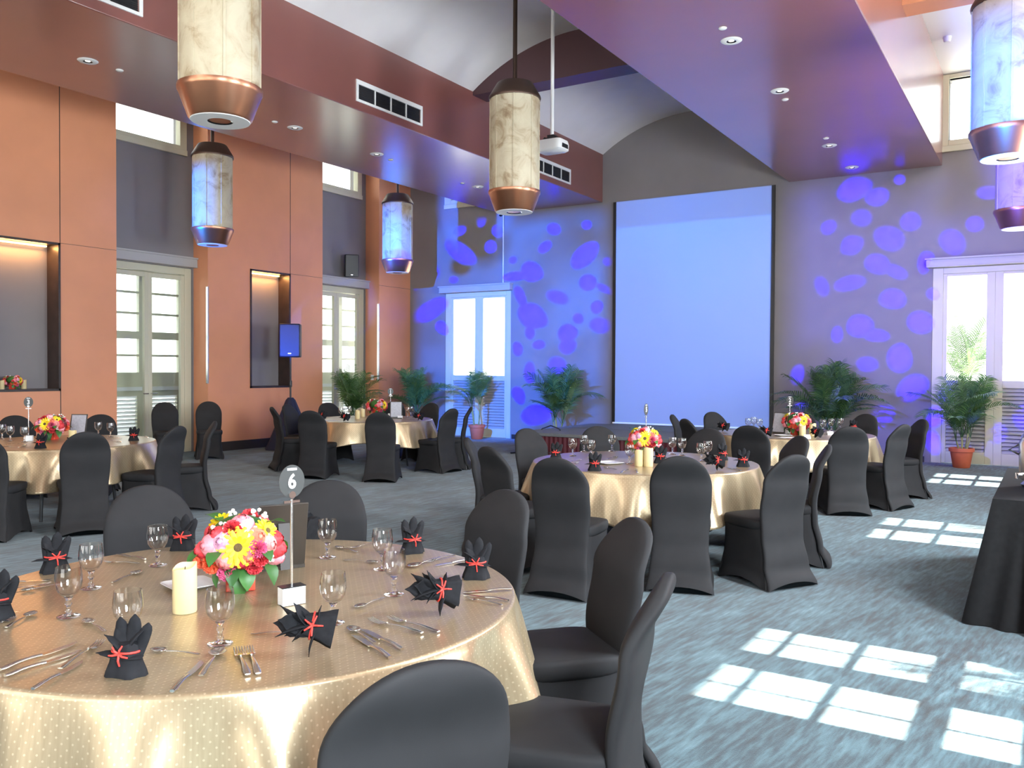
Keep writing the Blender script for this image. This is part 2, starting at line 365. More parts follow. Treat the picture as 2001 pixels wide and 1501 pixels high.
# soffits: long maroon boxes hung along the nave
for n,a,b in (('ceiling_soffit_left',-10.35,-7.85),('ceiling_soffit_right',-4.08,-1.57)):
    struct(boxes((a,b,-5,16,ZS,6.9)).build(n,'maroon',bevel=.01))
# barrel vault, in two bays with a dark transverse beam between
SP=5.96; hc=(7.85-4.08)/2; xc=-(7.85+4.08)/2; rise=.60; RR=(hc*hc+rise*rise)/(2*rise)
def arc(t):
    a=math.asin(hc/RR)*(2*t-1); return xc+RR*math.sin(a), SP+rise-RR+RR*math.cos(a)
for n,y0,y1 in (('ceiling',-5,11.3),('ceiling_2',11.7,16)):
    m=MB(); m.grid(lambda u,v:(arc(u)[0],y0+(y1-y0)*v,arc(u)[1]),33,2); m.grid(lambda u,v:(arc(u)[0],y0+(y1-y0)*v,arc(u)[1]+.06),33,2)
    struct(m.build(n,'vault'))
m=MB(); poly=[arc(i/32) for i in range(33)]
for y0,y1,zb,nm,mt in ((11.3,11.7,5.90,'ceiling_beam','beam'),):
    pts=[(xc-hc,zb)]+[(x,z+.3) for x,z in poly]+[(xc+hc,zb)]
    n=len(pts); m=MB().add([(x,y0,z) for x,z in pts]+[(x,y1,z) for x,z in pts],[tuple(range(n)),tuple(range(2*n-1,n-1,-1))]+[(i,(i+1)%n,(i+1)%n+n,i+n) for i in range(n)])
    struct(m.build(nm,mt))
for n,a,b in (('ceiling_left',-13.7,-10.35),('ceiling_right',-1.57,1.8)): struct(boxes((a,b,-5,16.3,ZC,ZC+.1)).build(n,'white'))
for n,a,b in (('ceiling_beam_left',XL,-10.35),('ceiling_beam_right',-1.57,1.4)): struct(boxes((a,b,11.3,11.7,5.95,ZC)).build(n,'orange'))
struct(boxes((-16.5,4.0,-6,18.2,7.0,7.2)).build('sun_block_roof','white'))  # unseen slab added to seal light leaks; overhang keeps sun off the clerestory
# right wall (just outside the view) with the windows that let the sun in
RWC=[0,4.60,9.22,-4.6]
hs=[]; yc0=[3.90,4.11,4.13,4.40,4.68,4.92,4.94,5.15]; zr=[(1.08,1.405),(1.43,1.72),(1.835,2.19),(2.22,2.56),(2.585,3.1)]
for o_ in RWC: hs+=[(3.86+o_,5.19+o_,1.0,3.16),(3.8+o_,5.25+o_,5.38,6.4)]
w=MB()
for q in holes(-5,16.3,0,7,hs): w.box(1.4,1.7,*q)
struct(w.build('wall_right','grey'))
for j,o_ in enumerate(RWC):
    r=emp('window_%d'%(6+j)); m=MB()
    for q in holes(3.86+o_,5.19+o_,1.0,3.16,[(yc0[i]+o_,yc0[i+1]+o_,a,b) for i in (0,2,4,6) for a,b in zr]): m.box(1.4,1.43,*q)
    m.build('window_frame','cream',r); boxes((1.412,1.416,3.86+o_,5.19+o_,1.0,3.16)).build('window_glass','pane',r)
for i,(a,b) in enumerate(((.9,3.72),(5.35,8.33),(9.95,12.95),(14.6,16))): struct(boxes((1.0,1.4,a,b,0,7)).build('wall_pier_%d'%(5+i),'orange'))
struct(boxes((1.7,3.0,-5,16.3,4.26,4.36)).build('exterior_ceiling_right','white'))
w=MB()
for q in holes(-13.7,1.8,0,7,[(-12,-8.6,.4,4.2),(-7.4,-4.4,.4,4.2),(-3.4,.6,.4,4.2)]): w.box(q[0],q[1],-5.2,-5,q[2],q[3])
struct(w.build('wall_front','grey'))
# ------------------------------------------------------------------ ceiling fittings
def ring_label(i,names): return names[i]
dlL=[(-9.2,5.67),(-9.2,8.79),(-9.2,10.55),(-9.2,13.42)]; dlR=[(-2.86,8.83),(-2.86,10.72),(-2.9,13.71),(-2.88,15.37)]
dl0=None
LB=['round white downlight in the left soffit beside the big cream lantern, nearest the camera','round white downlight in the left soffit, second from the camera','round white downlight in the left soffit above the second clerestory window, third along','round white downlight at the far end of the left soffit',
    'round white downlight in the right soffit, nearest the camera','round white downlight in the right soffit, second from the camera','round white downlight in the right soffit, third from the camera','round white downlight in the right soffit nearest the back wall']
for i,(x,y) in enumerate(dlL+dlR):
    if dl0 is None:
        dl0=thing('downlight',(x,y,ZS),0,LB[0],'ceiling light','downlights in the soffits')
        MB().lathe([(.05,-.001),(.052,-.012),(.095,-.012),(.11,-.002),(.11,.01)],32,cap0=False,cap1=False).build('trim_ring','white',dl0)
        MB().lathe([(.052,-.010),(.045,-.004),(.02,-.003)],24,cap0=False,cap1=False).build('reflector','dial',dl0)
        MB().lathe([(.0001,-.006),(.024,-.005),(.03,-.003)],20,cap0=False,cap1=False).build('lamp','lamp',dl0)
    else: dup(dl0,(x,y,ZS),0,LB[i])
sd0=None
for i,(x,y,l) in enumerate([(-9.17,6.04,'next to the nearest downlight of the left soffit'),(-9.22,8.43,'next to the second downlight of the left soffit'),(-9.25,10.95,'next to the third downlight of the left soffit'),(-9.27,13.02,'next to the far downlight of the left soffit'),
        (-2.83,8.46,'beside the nearest downlight of the right soffit'),(-2.89,11.09,'beside the second downlight of the right soffit'),(-2.85,13.25,'beside the third downlight of the right soffit')]):
    if sd0 is None:
        sd0=tag(MB().lathe([(.0001,-.014),(.03,-.014),(.042,-.006),(.042,.004)],24).build('sprinkler_cover','white'),'small flat white disc '+l,'sprinkler cover','small discs in the soffits'); sd0.location=(x,y,ZS)
    else: dup(sd0,(x,y,ZS),0,'small flat white disc '+l)
t=thing('smoke_detector',(-1.35,14.2,ZC),0,'white smoke detector on the high ceiling near the tall right window','smoke detector')
MB().lathe([(.035,-.075),(.05,-.06),(.055,-.03)],24).build('sensor_head','white',t); MB().lathe([(.06,-.03),(.06,0)],24).build('mounting_base','white',t)
t=thing('security_camera',(-10.25,15.85,ZS),0,'small white dome camera under the far corner of the left soffit','security camera')
MB().lathe([(.05,-.06),(.055,-.0)],24).build('housing','white',t); MB().lathe([(.0001,-.1),(.02,-.095),(.036,-.08),(.042,-.06)],20,cap0=False).build('lens_dome','dial',t)
o=MB().tube([(-10.27,15.985,3.45),(-10.27,15.985,4.97)],.012).build('cable_conduit','white'); tag(o,'thin white conduit running down the wall under the dome camera','conduit')
v0=None
for y0,y1,z0,z1,l in ((8.58,9.99,5.09,5.38,'long white air vent on the maroon fascia, middle one'),(3.98,5.45,5.09,5.38,'white air vent at the upper left corner above the downlight'),(13.17,14.58,5.08,5.38,'white air vent on the maroon fascia behind the central lantern')):
    if v0 is None:
        v0=thing('air_vent',(-7.85,(y0+y1)/2,z0),0,l,'air vent','air vents on the left fascia'); W2=(y1-y0)/2; H=z1-z0
        boxes((0,.02,-W2,W2,0,.035),(0,.02,-W2,W2,H-.06,H),(0,.02,-W2,-W2+.04,.035,H-.06),(0,.02,W2-.04,W2,.035,H-.06),*[(0,.018,-W2+.04+j*(2*W2-.08)/4-.012,-W2+.04+j*(2*W2-.08)/4+.012,.035,H-.06) for j in (1,2,3)]).build('vent_frame','white',v0,bevel=.003)
        for j in range(4):
            a=-W2+.04+j*(2*W2-.08)/4+.014; b=a+(2*W2-.08)/4-.028
            boxes((.001,.004,a,b,.035,H-.06),*[(.004,.014,a,b,.045+k_*.021,.051+k_*.021) for k_ in range(9)]).build('grille','blackmetal' if j%2 else 'plastic',v0,smooth=0)
    else: dup(v0,(-7.85,(y0+y1)/2,z0),0,l)
# ------------------------------------------------------------------ hanging lanterns
def lantern():
    t=thing('pendant_lantern'); r=.315; n=32
    zb,zs,zt=3.80,3.80,4.98
    MB().lathe([(.235,-.25),(.25,-.235),(.325,-.035),(.335,-.02),(.335,.012),(.30,.02)],32,(0,0,zb)).build('lower_cap','bronze',t)
    MB().lathe([(.10,-.256),(.232,-.256),(.236,-.25)],32,(0,0,zb),cap0=False,cap1=False).build('diffuser_ring','white',t)
    MB().lathe([(.0001,-.235),(.05,-.24),(.10,-.255)],24,(0,0,zb),cap0=False,cap1=False).build('spot_reflector','dial',t)
    MB().lathe([(.0001,-.25),(.035,-.248),(.04,-.24)],20,(0,0,zb),cap0=False,cap1=False).build('lamp','lamp',t)
    MB().lathe([(r,0),(r,1.18)],32,(0,0,zb)).build('shade','shade',t,smooth=30)
    m=MB()
    for k_ in range(8):
        a=2*pi*k_/8+.2; c=Vector((math.cos(a),math.sin(a),0)); s=Vector((-c.y,c.x,0))
        m.add([c*(r-.004)+s*e*.012+Vector((0,0,z)) for z in (zb,zt) for e in (-1,1)]+[c*(r+.007)+s*e*.010+Vector((0,0,z)) for z in (zb,zt) for e in (-1,1)],[(4,5,7,6),(0,4,6,2),(1,3,7,5),(0,1,5,4),(2,6,7,3),(0,2,3,1)])
    m.build('seam_rib','shade',t)
    MB().lathe([(.33,-.01),(.335,.005),(.33,.03),(.235,.19),(.225,.2),(.05,.2)],32,(0,0,zt)).build('upper_cap','darkbronze',t)
    return t
l0=lantern(); lanterns=[]
for i,(x,y,top,l) in enumerate([(-5.74,4.67,6.56,'largest cream lantern hanging at the upper left, its top out of frame'),(-11.66,9.33,ZC,'lantern lit vivid blue on one side, in front of the first orange pier'),(-11.63,14.0,ZC,'small lantern half blue and half cream near the second recess'),
      (-5.83,9.33,6.56,'cream lantern hanging in the middle before the air vent, on a long dark rod'),(-.36,9.33,ZC,'large lantern washed blue at the upper right edge'),(-.38,14.0,ZC,'lantern behind the big blue one, at the right edge, bluish violet below')]):
    o=l0 if i==0 else dup(l0); o.location=(x,y,0); o.rotation_euler=(0,0,i*.37); tag(o,l,'pendant lamp','hanging lanterns'); lanterns.append(o)
    MB().tube([(0,0,5.16),(0,0,top)],.028 if top>6.5 else .022,12).build('rod','darkbronze',o); MB().lathe([(.07,-.03),(.07,0)],20,(0,0,top)).build('ceiling_rose','darkbronze',o)
# projector on its drop pole
t=thing('projector',(-5.83,10.3,4.52),0,'white ceiling projector hanging on a white pole behind the central lantern','projector')
m=MB(); 
def sup(hx,hy,p,n,z,cx=0,cy=0):
    return [(cx+hx*math.copysign(abs(math.cos(a))**(2/p),math.cos(a)),cy+hy*math.copysign(abs(math.sin(a))**(2/p),math.sin(a)),z) for a in [2*pi*i/n for i in range(n)]]
m.loft([sup(.17,.13,6,40,0),sup(.20,.155,6,40,.02),sup(.205,.16,6,40,.10),sup(.19,.145,6,40,.15)]); m.build('body','white',t)
MB().lathe([(.035,0),(.04,.03)],20).xf(Matrix.Translation((-.08,.155,.08))@Matrix.Rotation(R(-90),4,'X')).build('lens','dial',t)
boxes((.199,.207,-.08,.08,.035,.09)).build('side_vent','blackmetal',t)
boxes((-.10,.10,-.07,-.05,.15,.19),(-.10,.10,.05,.07,.15,.19),(-.09,-.07,-.07,.07,.19,.20),(.07,.09,-.07,.07,.19,.20),(-.05,.05,-.05,.05,.19,.23)).build('bracket','blackmetal',t)
MB().tube([(0,0,.22),(0,0,2.03)],.025,12).build('pole','white',t)
# ------------------------------------------------------------------ projection screen, stage
t=thing('projection_screen',(-5.955,YB-.02,.45),0,'tall projection screen glowing pale blue behind the stage','projection screen')
boxes((-1.57,1.57,-.012,0,0,4.5)).build('fabric','screen',t)
[boxes((a,a+.065,-.02,.01,0,4.5)).build('side_border','blackmetal',t) for a in (-1.635,1.57)]
MB().tube([(-1.62,-.01,0),(1.62,-.01,0)],.02,12).build('weight_bar','white',t)
t=thing('stage_platform',(-6,14.6,0),0,'low grey carpeted stage with maroon skirting below the screen','stage')
boxes((-2.05,2.3,-1.55,1.36,.36,.42)).build('deck','stage',t,bevel=.01)
boxes((-2.05,2.3,-.01,.01,.42,.4215)).build('deck_joint','blackmetal',t)
def wav(p0,p1,z0,z1,amp,wl):
    p0=Vector(p0);p1=Vector(p1);d=p1-p0;L=d.length;nrm=Vector((d.y,-d.x,0)).normalized();n=int(L/wl*8)
    return lambda u,v:p0+d*u+nrm*(amp*math.sin(u*n*2*pi/8)*(.4+.6*(1-v)))+Vector((0,0,z0+(z1-z0)*v))
m=MB(); f=wav((-2.05,-1.53,0),(2.3,-1.53,0),0.005,.37,.014,.09); m.grid(f,400,3); f=wav((-2.03,1.3,0),(-2.03,-1.53,0),.005,.37,.014,.09); m.grid(f,260,3); m.build('skirting','skirt',t)
o=MB().tube([(-8.3,13.2,.012),(-8.15,13.45,.02),(-8.05,13.65,.30),(-7.95,13.75,.44),(-7.8,13.8,.5),(-7.6,13.75,.45),(-7.55,13.7,.43)],.012).build('audio_cable','blackmetal'); tag(o,'black cable looping up onto the left corner of the stage','cable')
# ------------------------------------------------------------------ chairs in stretch covers
def chair():
    t=thing('banquet_chair'); n=40
    def lp(z,T):
        for (a,va),(b,vb) in zip(T,T[1:]):
            if z<=b: u=(z-a)/(b-a); u=u*u*(3-2*u); return va+(vb-va)*u
        return T[-1][1]
    WT=[(0,.236),(.12,.214),(.30,.196),(.42,.197),(.62,.212),(.73,.214)]; YT=[(0,-.035),(.16,.03),(.36,.072),(.50,.078),(.75,.04),(.96,-.045)]
    rings=[]
    for i in range(27):
        z=.73*i/26; w_=lp(z,WT); rg=[]
        for x,y,_ in sup(w_,.032,3.2,n,0,0,lp(z,YT)): rg.append(Vector((x,y,z+max(0,1-z/.12)*(.006+.05*max(0,1-(x/w_)**2)**.8))))
        rings.append(rg)
    for i in range(1,15):
        a=i/14*pi/2*.985; z=.73+.225*math.sin(a); q=math.cos(a); rings.append(sup(.214*q**.9,.032*min(1,.25+q*1.1),3.2,n,z,0,lp(z,YT)))
    MB().loft(rings).build('backrest','chair',t,smooth=60)
    rings=[sup(.19,.20,5,n,.40,0,.29)]+[sup(.208*q,.222*q,5,n,z,0,.285) for q,z in ((.985,.42),(1,.44),(1,.462),(.975,.475),(.9,.481),(.6,.485),(.2,.487))]
    MB().loft(rings).build('seat','chair',t,smooth=60)
    nn=72; rings=[]
    for j in range(15):
        s=j/14; z=.455*(1-s); hw=min(.206,lp(z,WT)-.003) if z>.3 else lp(z,WT)-.003; y0=lp(z,YT); y1=lp(z,[(0,.535),(.2,.505),(.455,.50)]); ring=[]
        for i,(x,y,_) in enumerate(sup(hw,(y1-y0)/2,6,nn,0,0,(y0+y1)/2)):
            c=abs(math.sin(2*2*pi*i/nn))**.8; p=Vector((x,y,z)); ctr=Vector((0,(y0+y1)/2,z))
            k_=.045*math.sin(pi*s)*(1-c)
            if y>y0+.05: p=p+(ctr-p)*k_
            p.z=z+(.006+.05*(1-c)**1.5)*s**3
            ring.append(p)
        rings.append(ring)
    MB().loft(rings,True,False).build('skirt','chair',t,smooth=60)
    for sx in (-1,1):
        for y in (-.005,.49):
            MB().tube([(sx*.15,.10 if y<.1 else .42,.44),(sx*.208,y+.01,.0)],[.011,.010],8).build('leg','blackmetal',t)
    return t
c0=chair(); used=False
TB={'six':(-2.41,2.06),'middle':(-2.97,6.9),'two':(-2.72,11.0),'back':(-9.0,10.2),'three':(-8.88,5.12)}
CHAIRS=[ # pixel of the back's top, table, facing offset in degrees, label
 (830,1280,'six',-6,'black covered chair at the very front, rounded back toward the camera'),
 (1250,1118,'six',4,'black covered chair seen edge-on at the right of the front table, nearer one'),
 (1225,1013,'six',2,'black covered chair right of the front table, behind the edge-on one, seat showing'),
 (970,960,'six',-8,'black chair on the far right of the front table behind the upright napkin'),
 (640,940,'six',0,'black chair across the front table just right of the six sign'),
 (290,950,'six',0,'dark grey round-backed chair across the front table behind the left goblets'),
 (1330,890,'middle',-14,'grey lit chair back in front of the middle table, full length facing away'),
 (1090,893,'middle',0,'jet black chair back at the front left of the middle table'),
 (1545,887,'middle',-4,'grey chair on the right of the middle table, standing side-on with flared skirt'),
 (1603,868,'middle',6,'narrow dark chair right behind the side-on grey one at the middle table'),
 (1540,852,'middle',0,'black chair back at the middle table partly hidden by the side-on grey chair'),
 (1380,838,'middle',0,'black chair on the far side of the middle table behind its right goblets'),
 (1180,836,'middle',0,'grey chair back across the middle table, left of the flowers, before the stage skirting'),
 (1040,838,'middle',0,'grey chair on the far left of the middle table near the stage corner'),
 (962,872,'middle',0,'dark narrow chair left of the middle table, in front of a grey one'),
 (922,855,'middle',-6,'thin grey edge-on chair leftmost at the middle table'),
 (1465,831,'two',0,'black round chair back in front of the right rear table between the two tables'),
 (1320,810,'two',0,'thin grey edge-on chair before the screen, leftmost at the right rear table'),
 (1352,818,'two',0,'dark narrow chair before the screen, second from left at the right rear table'),
 (1410,806,'two',0,'grey round chair before the screen on the far left of the right rear table'),
 (1565,806,'two',0,'black chair mostly hidden behind the flowers of the right rear table'),
 (1690,809,'two',0,'black chair across the right rear table right of its goblets'),
 (1660,833,'two',-8,'large pale grey chair back lit by daylight in front of the right rear table'),
 (1750,828,'two',4,'slim grey chair on the right of the right rear table seen side-on'),
 (1797,819,'two',12,'black chair with grey seat at the right rear table, nearest the right door'),
 (545,795,'back',6,'thin edge-on black chair at the left end of the left rear table'),
 (570,790,'back',0,'dark chair before the navy draped stand at the left rear table'),
 (608,802,'back',10,'jet black chair at the front left of the left rear table'),
 (742,805,'back',-16,'black chair back centred in front of the left rear table, full length'),
 (880,798,'back',-4,'grey side-on chair at the right of the left rear table'),
 (915,795,'back',6,'thin dark edge-on chair rightmost at the left rear table'),
 (645,787,'back',0,'dark chair behind the left rear table below the recess palm'),
 (830,788,'back',0,'black chair behind the left rear table below the corner palm'),
 (770,785,'back',0,'dark chair behind the left rear table hidden by the menu board'),
 (30,812,'three',0,'black chair behind the far left table below the three sign'),
 (195,810,'three',0,'black chair behind the far left table near the right goblets'),
 (340,832,'three',4,'tall dark grey chair right of the far left table, before a narrow one'),
 (412,823,'three',10,'narrow dark chair with seat seen side-on, right of the far left table by the aisle'),
 (168,843,'three',-4,'black chair back in front of the far left table, full length facing away'),
 (-40,848,'three',0,'dark chair in front of the far left table cut by the left frame edge'),
]
def put_chair(x,y,face,label,group):
    global used
    o=c0 if not used else dup(c0); used=True
    o.location=(x,y,0); o.rotation_euler=(0,0,face-pi/2); tag(o,label,'chair',group); return o
GN={'six':'chairs around the front table','middle':'chairs around the middle table','two':'chairs around the right rear table','back':'chairs around the left rear table','three':'chairs around the far left table'}
for x,y,tb,off,l in CHAIRS:
    p=at(x,y,.955); c=TB[tb]; d=Vector((p.x-c[0],p.y-c[1],0)); p=p+d.normalized()*max(0,1.46-d.length); put_chair(p.x,p.y,math.atan2(c[1]-p.y,c[0]-p.x)+R(off),l,GN[tb])
a=R(193); put_chair(TB['six'][0]+1.52*math.cos(a),TB['six'][1]+1.52*math.sin(a),a+pi,'dark chair at the left frame edge beside the front table, only a sliver showing',GN['six'])
a=R(246); put_chair(TB['six'][0]+1.34*math.cos(a),TB['six'][1]+1.34*math.sin(a),a+pi,'black chair cut off at the bottom left corner, beside the front table',GN['six'])
put_chair(-12.28,9.74,R(-36),'black chair facing the room against the first orange pier','chairs by the left wall')
put_chair(-12.62,9.12,R(-30),'black chair in front of the left glazed door, beside the pier','chairs by the left wall')
# ------------------------------------------------------------------ tables and cloths
TR=.965; TZ=.75
def table(nm,c,label):
    t=thing('banquet_table',(c[0],c[1],0),0,label,'table','round banquet tables')
    MB().lathe([(.92,.705),(.945,.712),(.945,.735),(.93,.741)],64).build('tabletop','darkbrown',t)
    for a in (45,135,225,315):
        x,y=.5*math.cos(R(a)),.5*math.sin(R(a)); MB().tube([(x,y,.705),(x*1.15,y*1.15,0)],.016,10).build('leg','blackmetal',t)
TL={'six':'round table under gold satin carrying the six sign','middle':'round table under gold satin in the middle of the room','two':'round table under gold satin with the two sign, before the right plants','back':'round table under gold satin at the back left near the corner plants','three':'round table under gold satin with the three sign, at the left edge'}
def cloth(seed,c,label,hem,rot):
    rr=random.Random(seed); nt=256
    ks=[(k_,rr.uniform(0,6.28),a) for k_,a in zip(rr.sample((7,9,11,13,16,19),4),(1,.9,.7,.5))]
    corners=4
    prof=[]  # (radius, z, path length, drop fraction)
    for r in (.0,.15,.3,.45,.6,.75,.88,.94,.951): prof.append((r,0,r,0))
    for i in range(1,7): a=i/6*pi/2; prof.append((.951+.014*math.sin(a),-.014*(1-math.cos(a)),.951+.022*i/6,0))
    nd=22
    for j in range(1,nd+1): prof.append((TR,None,.985,j/nd))
    m=MB(); vs=[];uv=[]
    for r,z,L,s in prof:
        for i in range(nt):
            th=2*pi*i/nt
            if z is not None: p=(r*math.cos(th),r*math.sin(th),TZ+z); u=(L*math.cos(th),L*math.sin(th)) if z==0 else (th*TR,L)
            else:
                D=hem+.07*abs(math.cos(2*(th+rot)))**2.0+.018*math.sin(3*th+seed)
                wv=sum(a*math.sin(k_*th+ph+ .5*math.sin(2*th+ph)) for k_,ph,a in ks)/2.2
                fl=s**.85; rad=TR+.012*s+fl*(.075*(abs(wv)**.8*(1 if wv>0 else -1))+.05)+.045*fl*abs(math.cos(2*(th+rot)))**4
                p=(rad*math.cos(th),rad*math.sin(th),TZ-.014-(D-.014)*s); u=(th*TR,L+D*s)
            vs.append(p); uv.append(u)
    nr=len(prof); fs=[]
    for j in range(nr-1):
        for i in range(nt): a=j*nt+i;b=j*nt+(i+1)%nt; fs.append((a,b,b+nt,a+nt))
    m.add(vs,fs); m.uv=uv
    o=m.build('tablecloth','satin',None,smooth=80); o.location=(c[0],c[1],0); o.rotation_euler=(0,0,.0)
    s=o.modifiers.new('thickness','SOLIDIFY'); s.thickness=.003; s.offset=-1
    tag(o,label,'tablecloth','gold tablecloths')
for i,(nm,c) in enumerate(TB.items()):
    table(nm,c,TL[nm]); cloth(11+i*7,c,TL[nm].replace('round table under gold satin','gold satin cloth on the table').replace('on the table carrying','of the table carrying'),[.36,.34,.36,.32,.34][i],[.5,.95,.3,.2,.75][i])
#@@PART2
# ------------------------------------------------------------------ things on the tables
# goblet
def goblet():
    t=thing('water_goblet')
    MB().lathe([(.0001,.062),(.012,.064),(.026,.073),(.037,.09),(.0415,.112),(.0405,.135),(.037,.160),(.0362,.160),(.0395,.135),(.0402,.112),(.0355,.091),(.024,.0755),(.0001,.068)],40,cap0=False,cap1=False).build('bowl','bowlglass',t,smooth=80)
    MB().lathe([(.0065,.0045),(.0065,.012),(.0105,.018),(.0065,.024),(.006,.034),(.011,.042),(.0065,.049),(.009,.057),(.014,.0645),(.0001,.0645)],16).build('stem','stemglass',t,smooth=80)
    MB().lathe([(.0001,0),(.034,0),(.0355,.002),(.030,.0045),(.012,.009),(.007,.0125)],40,cap0=False).build('foot','stemglass',t,smooth=80)
    return t
g0=goblet(); gused=False
ORD=['first','second','third','fourth','fifth','sixth','seventh','eighth','ninth','tenth','eleventh','twelfth','thirteenth']
GOB={'six':[(308,1105),(178,1150),(134,1205),(250,1262),(430,1258),(651,1218),(640,1090),(747,1113),(770,1162)],
 'middle':[(1119,891),(1141,883),(1155,894),(1196,882),(1230,906),(1333,890),(1370,902),(1383,897),(1314,888)],
 'two':[(1462,841),(1473,838),(1484,842),(1538,849),(1608,844),(1624,842),(1642,841)],
 'back':[(666,816),(677,818),(683,812),(797,815),(803,813)],
 'three':[(4,858),(20,862),(48,864),(192,852),(216,854)]}
TN={'six':'the front table','middle':'the middle table','two':'the right rear table','back':'the left rear table','three':'the far left table'}
GL={('six',0):'across the front table behind the candle',('six',3):'standing right behind the upright tied napkin',('six',4):'between the candle and white sign block',('six',5):'right of the white sign block',('six',6):'at the back just right of the sign rod'}
for tb,l in GOB.items():
    s=sorted(range(len(l)),key=lambda i:l[i][0])
    for i,(x,y) in enumerate(l):
        o=g0 if not gused else dup(g0); gused=True
        o.location=at(x,y,TZ+.001); o.rotation_euler=(0,0,rnd.random()*6)
        sc_=rnd.uniform(.98,1.02); 
        tag(o,'clear glass water goblet '+GL.get((tb,i),'on %s, %s from left'%(TN[tb],ORD[s.index(i)])),'glass','goblets on '+TN[tb])
# cutlery
def hnd(m,x0,x1,w0,w1,h=.004):
    "flat tapering handle along -X"
    rs=[]
    for i in range(9):
        t=i/8; x=x0+(x1-x0)*t; w=w0+(w1-w0)*t**1.5; z=.004+.006*math.sin(pi*min(1,t*1.1))*.6
        if i==8: w*=.7
        rs.append([Vector((x,w*math.cos(a),z+h/2*math.sin(a))) for a in [2*pi*k/10 for k in range(10)]])
    return m.loft(rs)
def fork():
    t=thing('table_fork'); m=MB(); m.loft([[Vector((x,w*math.cos(a),z+.0013*math.sin(a))) for a in [2*pi*k/10 for k in range(10)]] for x,w,z in ((.03,.003,.008),(.036,.0085,.0055),(.045,.012,.003),(.055,.0125,.003))])
    for k in range(4):
        y=-.0096+k*.0064; m.loft([[Vector((x,y+w*math.cos(a),z+.0011*math.sin(a))) for a in [2*pi*j/6 for j in range(6)]] for x,w,z in ((.052,.0024,.003),(.07,.002,.0035),(.088,.0018,.006),(.097,.0009,.009))])
    m.build('tines','steel',t); hnd(MB(),.033,-.10,.003,.0095).build('handle','steel',t); return t
def spoon():
    t=thing('table_spoon'); m=MB()
    def sp(u,v):
        a=2*pi*u; r=v; x=.066+.031*r*math.cos(a); w=.0205*(1-.18*math.cos(a)); return (x,w*r*math.sin(a),.0018+.008*r*r)
    m.grid(sp,24,7,True); o=m.build('bowl','steel',t,smooth=80); s=o.modifiers.new('thickness','SOLIDIFY'); s.thickness=.0015; s.offset=1
    hnd(MB(),.038,-.095,.003,.009).build('handle','steel',t); return t
def knife():
    t=thing('table_knife'); m=MB()
    pl=[(-.005,-.006),(.02,-.010),(.06,-.0105),(.09,-.0085),(.108,.002),(.112,.007),(.10,.0085),(.0,.008)]
    m.prism(pl,.003,.0045); m.build('blade','steel',t); hnd(MB(),.0,-.11,.0055,.0085,.008).build('handle','steel',t); return t
P0={'fork':(fork(),.1,-.10,.197),'spoon':(spoon(),.097,-.095,.192),'knife':(knife(),.112,-.11,.222)}
for k_ in P0.values(): k_[0].location=(0,0,-50)
cused={}
def cutlery(kind,tip,end,label,group,z=.7515):
    src,a,b,L=P0[kind]; p=at(*tip,z); q=at(*end,z); d=p-q; ang=math.atan2(d.y,d.x)
    k=max(.8,min(1.12,d.length/L)); mid=p-Vector((math.cos(ang),math.sin(ang),0))*a*k
    o=src if kind not in cused else dup(src); cused[kind]=1
    o.location=(mid.x,mid.y,z); o.rotation_euler=(0,0,ang); o.scale=(k,k,k); tag(o,label,kind,group); return o
C6=[('knife',(155,1257),(0,1312)),('knife',(163,1273),(10,1324)),('fork',(199,1256),(92,1326)),('knife',(165,1293),(64,1349)),('spoon',(166,1213),(206,1236)),('spoon',(294,1272),(364,1278)),
 ('spoon',(69,1198),(12,1228)),('knife',(40,1196),(-30,1206)),('fork',(30,1208),(-30,1232)),('knife',(398,1293),(336,1354)),('spoon',(432,1270),(371,1352)),('fork',(464,1270),(485,1323)),('fork',(485,1268),(510,1333)),
 ('fork',(598,1236),(524,1239)),('spoon',(682,1228),(733,1259)),('knife',(706,1231),(786,1272)),('knife',(690,1243),(762,1288)),('fork',(722,1213),(824,1239)),('fork',(760,1209),(878,1243)),('spoon',(694,1190),(733,1176)),
 ('knife',(905,1159),(991,1153)),('knife',(905,1163),(971,1172)),('fork',(909,1169),(972,1182)),('spoon',(815,1157),(850,1163)),('spoon',(798,1111),(860,1091)),('fork',(828,1101),(888,1086)),('knife',(848,1107),(905,1097)),
 ('spoon',(738,1101),(690,1097)),('fork',(680,1073),(740,1061)),('spoon',(656,1070),(690,1078)),('knife',(103,1134),(19,1140)),('fork',(101,1141),(13,1155)),('spoon',(40,1157),(96,1147)),('fork',(202,1099),(248,1101)),('knife',(229,1084),(284,1094)),('spoon',(276,1118),(219,1140))]
CX={'middle':[('knife',(1228,918),(1206,928)),('fork',(1243,918),(1247,926)),('spoon',(1180,914),(1205,918)),('knife',(1128,912),(1108,918)),('fork',(1130,905),(1106,910)),('knife',(1420,914),(1448,921)),('spoon',(1206,894),(1186,898)),('fork',(1136,899),(1116,902))],
 'three':[('knife',(34,872),(10,874)),('fork',(40,867),(14,869)),('spoon',(50,871),(28,877)),('knife',(218,862),(240,865)),('fork',(212,856),(242,858)),('knife',(276,853),(296,857))],
 'two':[('knife',(1495,851),(1478,855)),('spoon',(1590,853),(1606,855))],'back':[('knife',(640,820),(624,821)),('fork',(790,820),(806,820))]}
nx={}
def cut_all(tb,l):
    for kd in ('knife','fork','spoon'):
        q=sorted([c for c in l if c[0]==kd],key=lambda c:c[1][0]+c[2][0])
        for i,(k_,a,b) in enumerate(q): cutlery(k_,a,b,'polished steel %s on %s, %s %s from left'%(kd,TN[tb],ORD[i],kd),'cutlery on '+TN[tb],.7515+.0006*(i%3) if tb=='six' else .7515)
cut_all('six',C6)
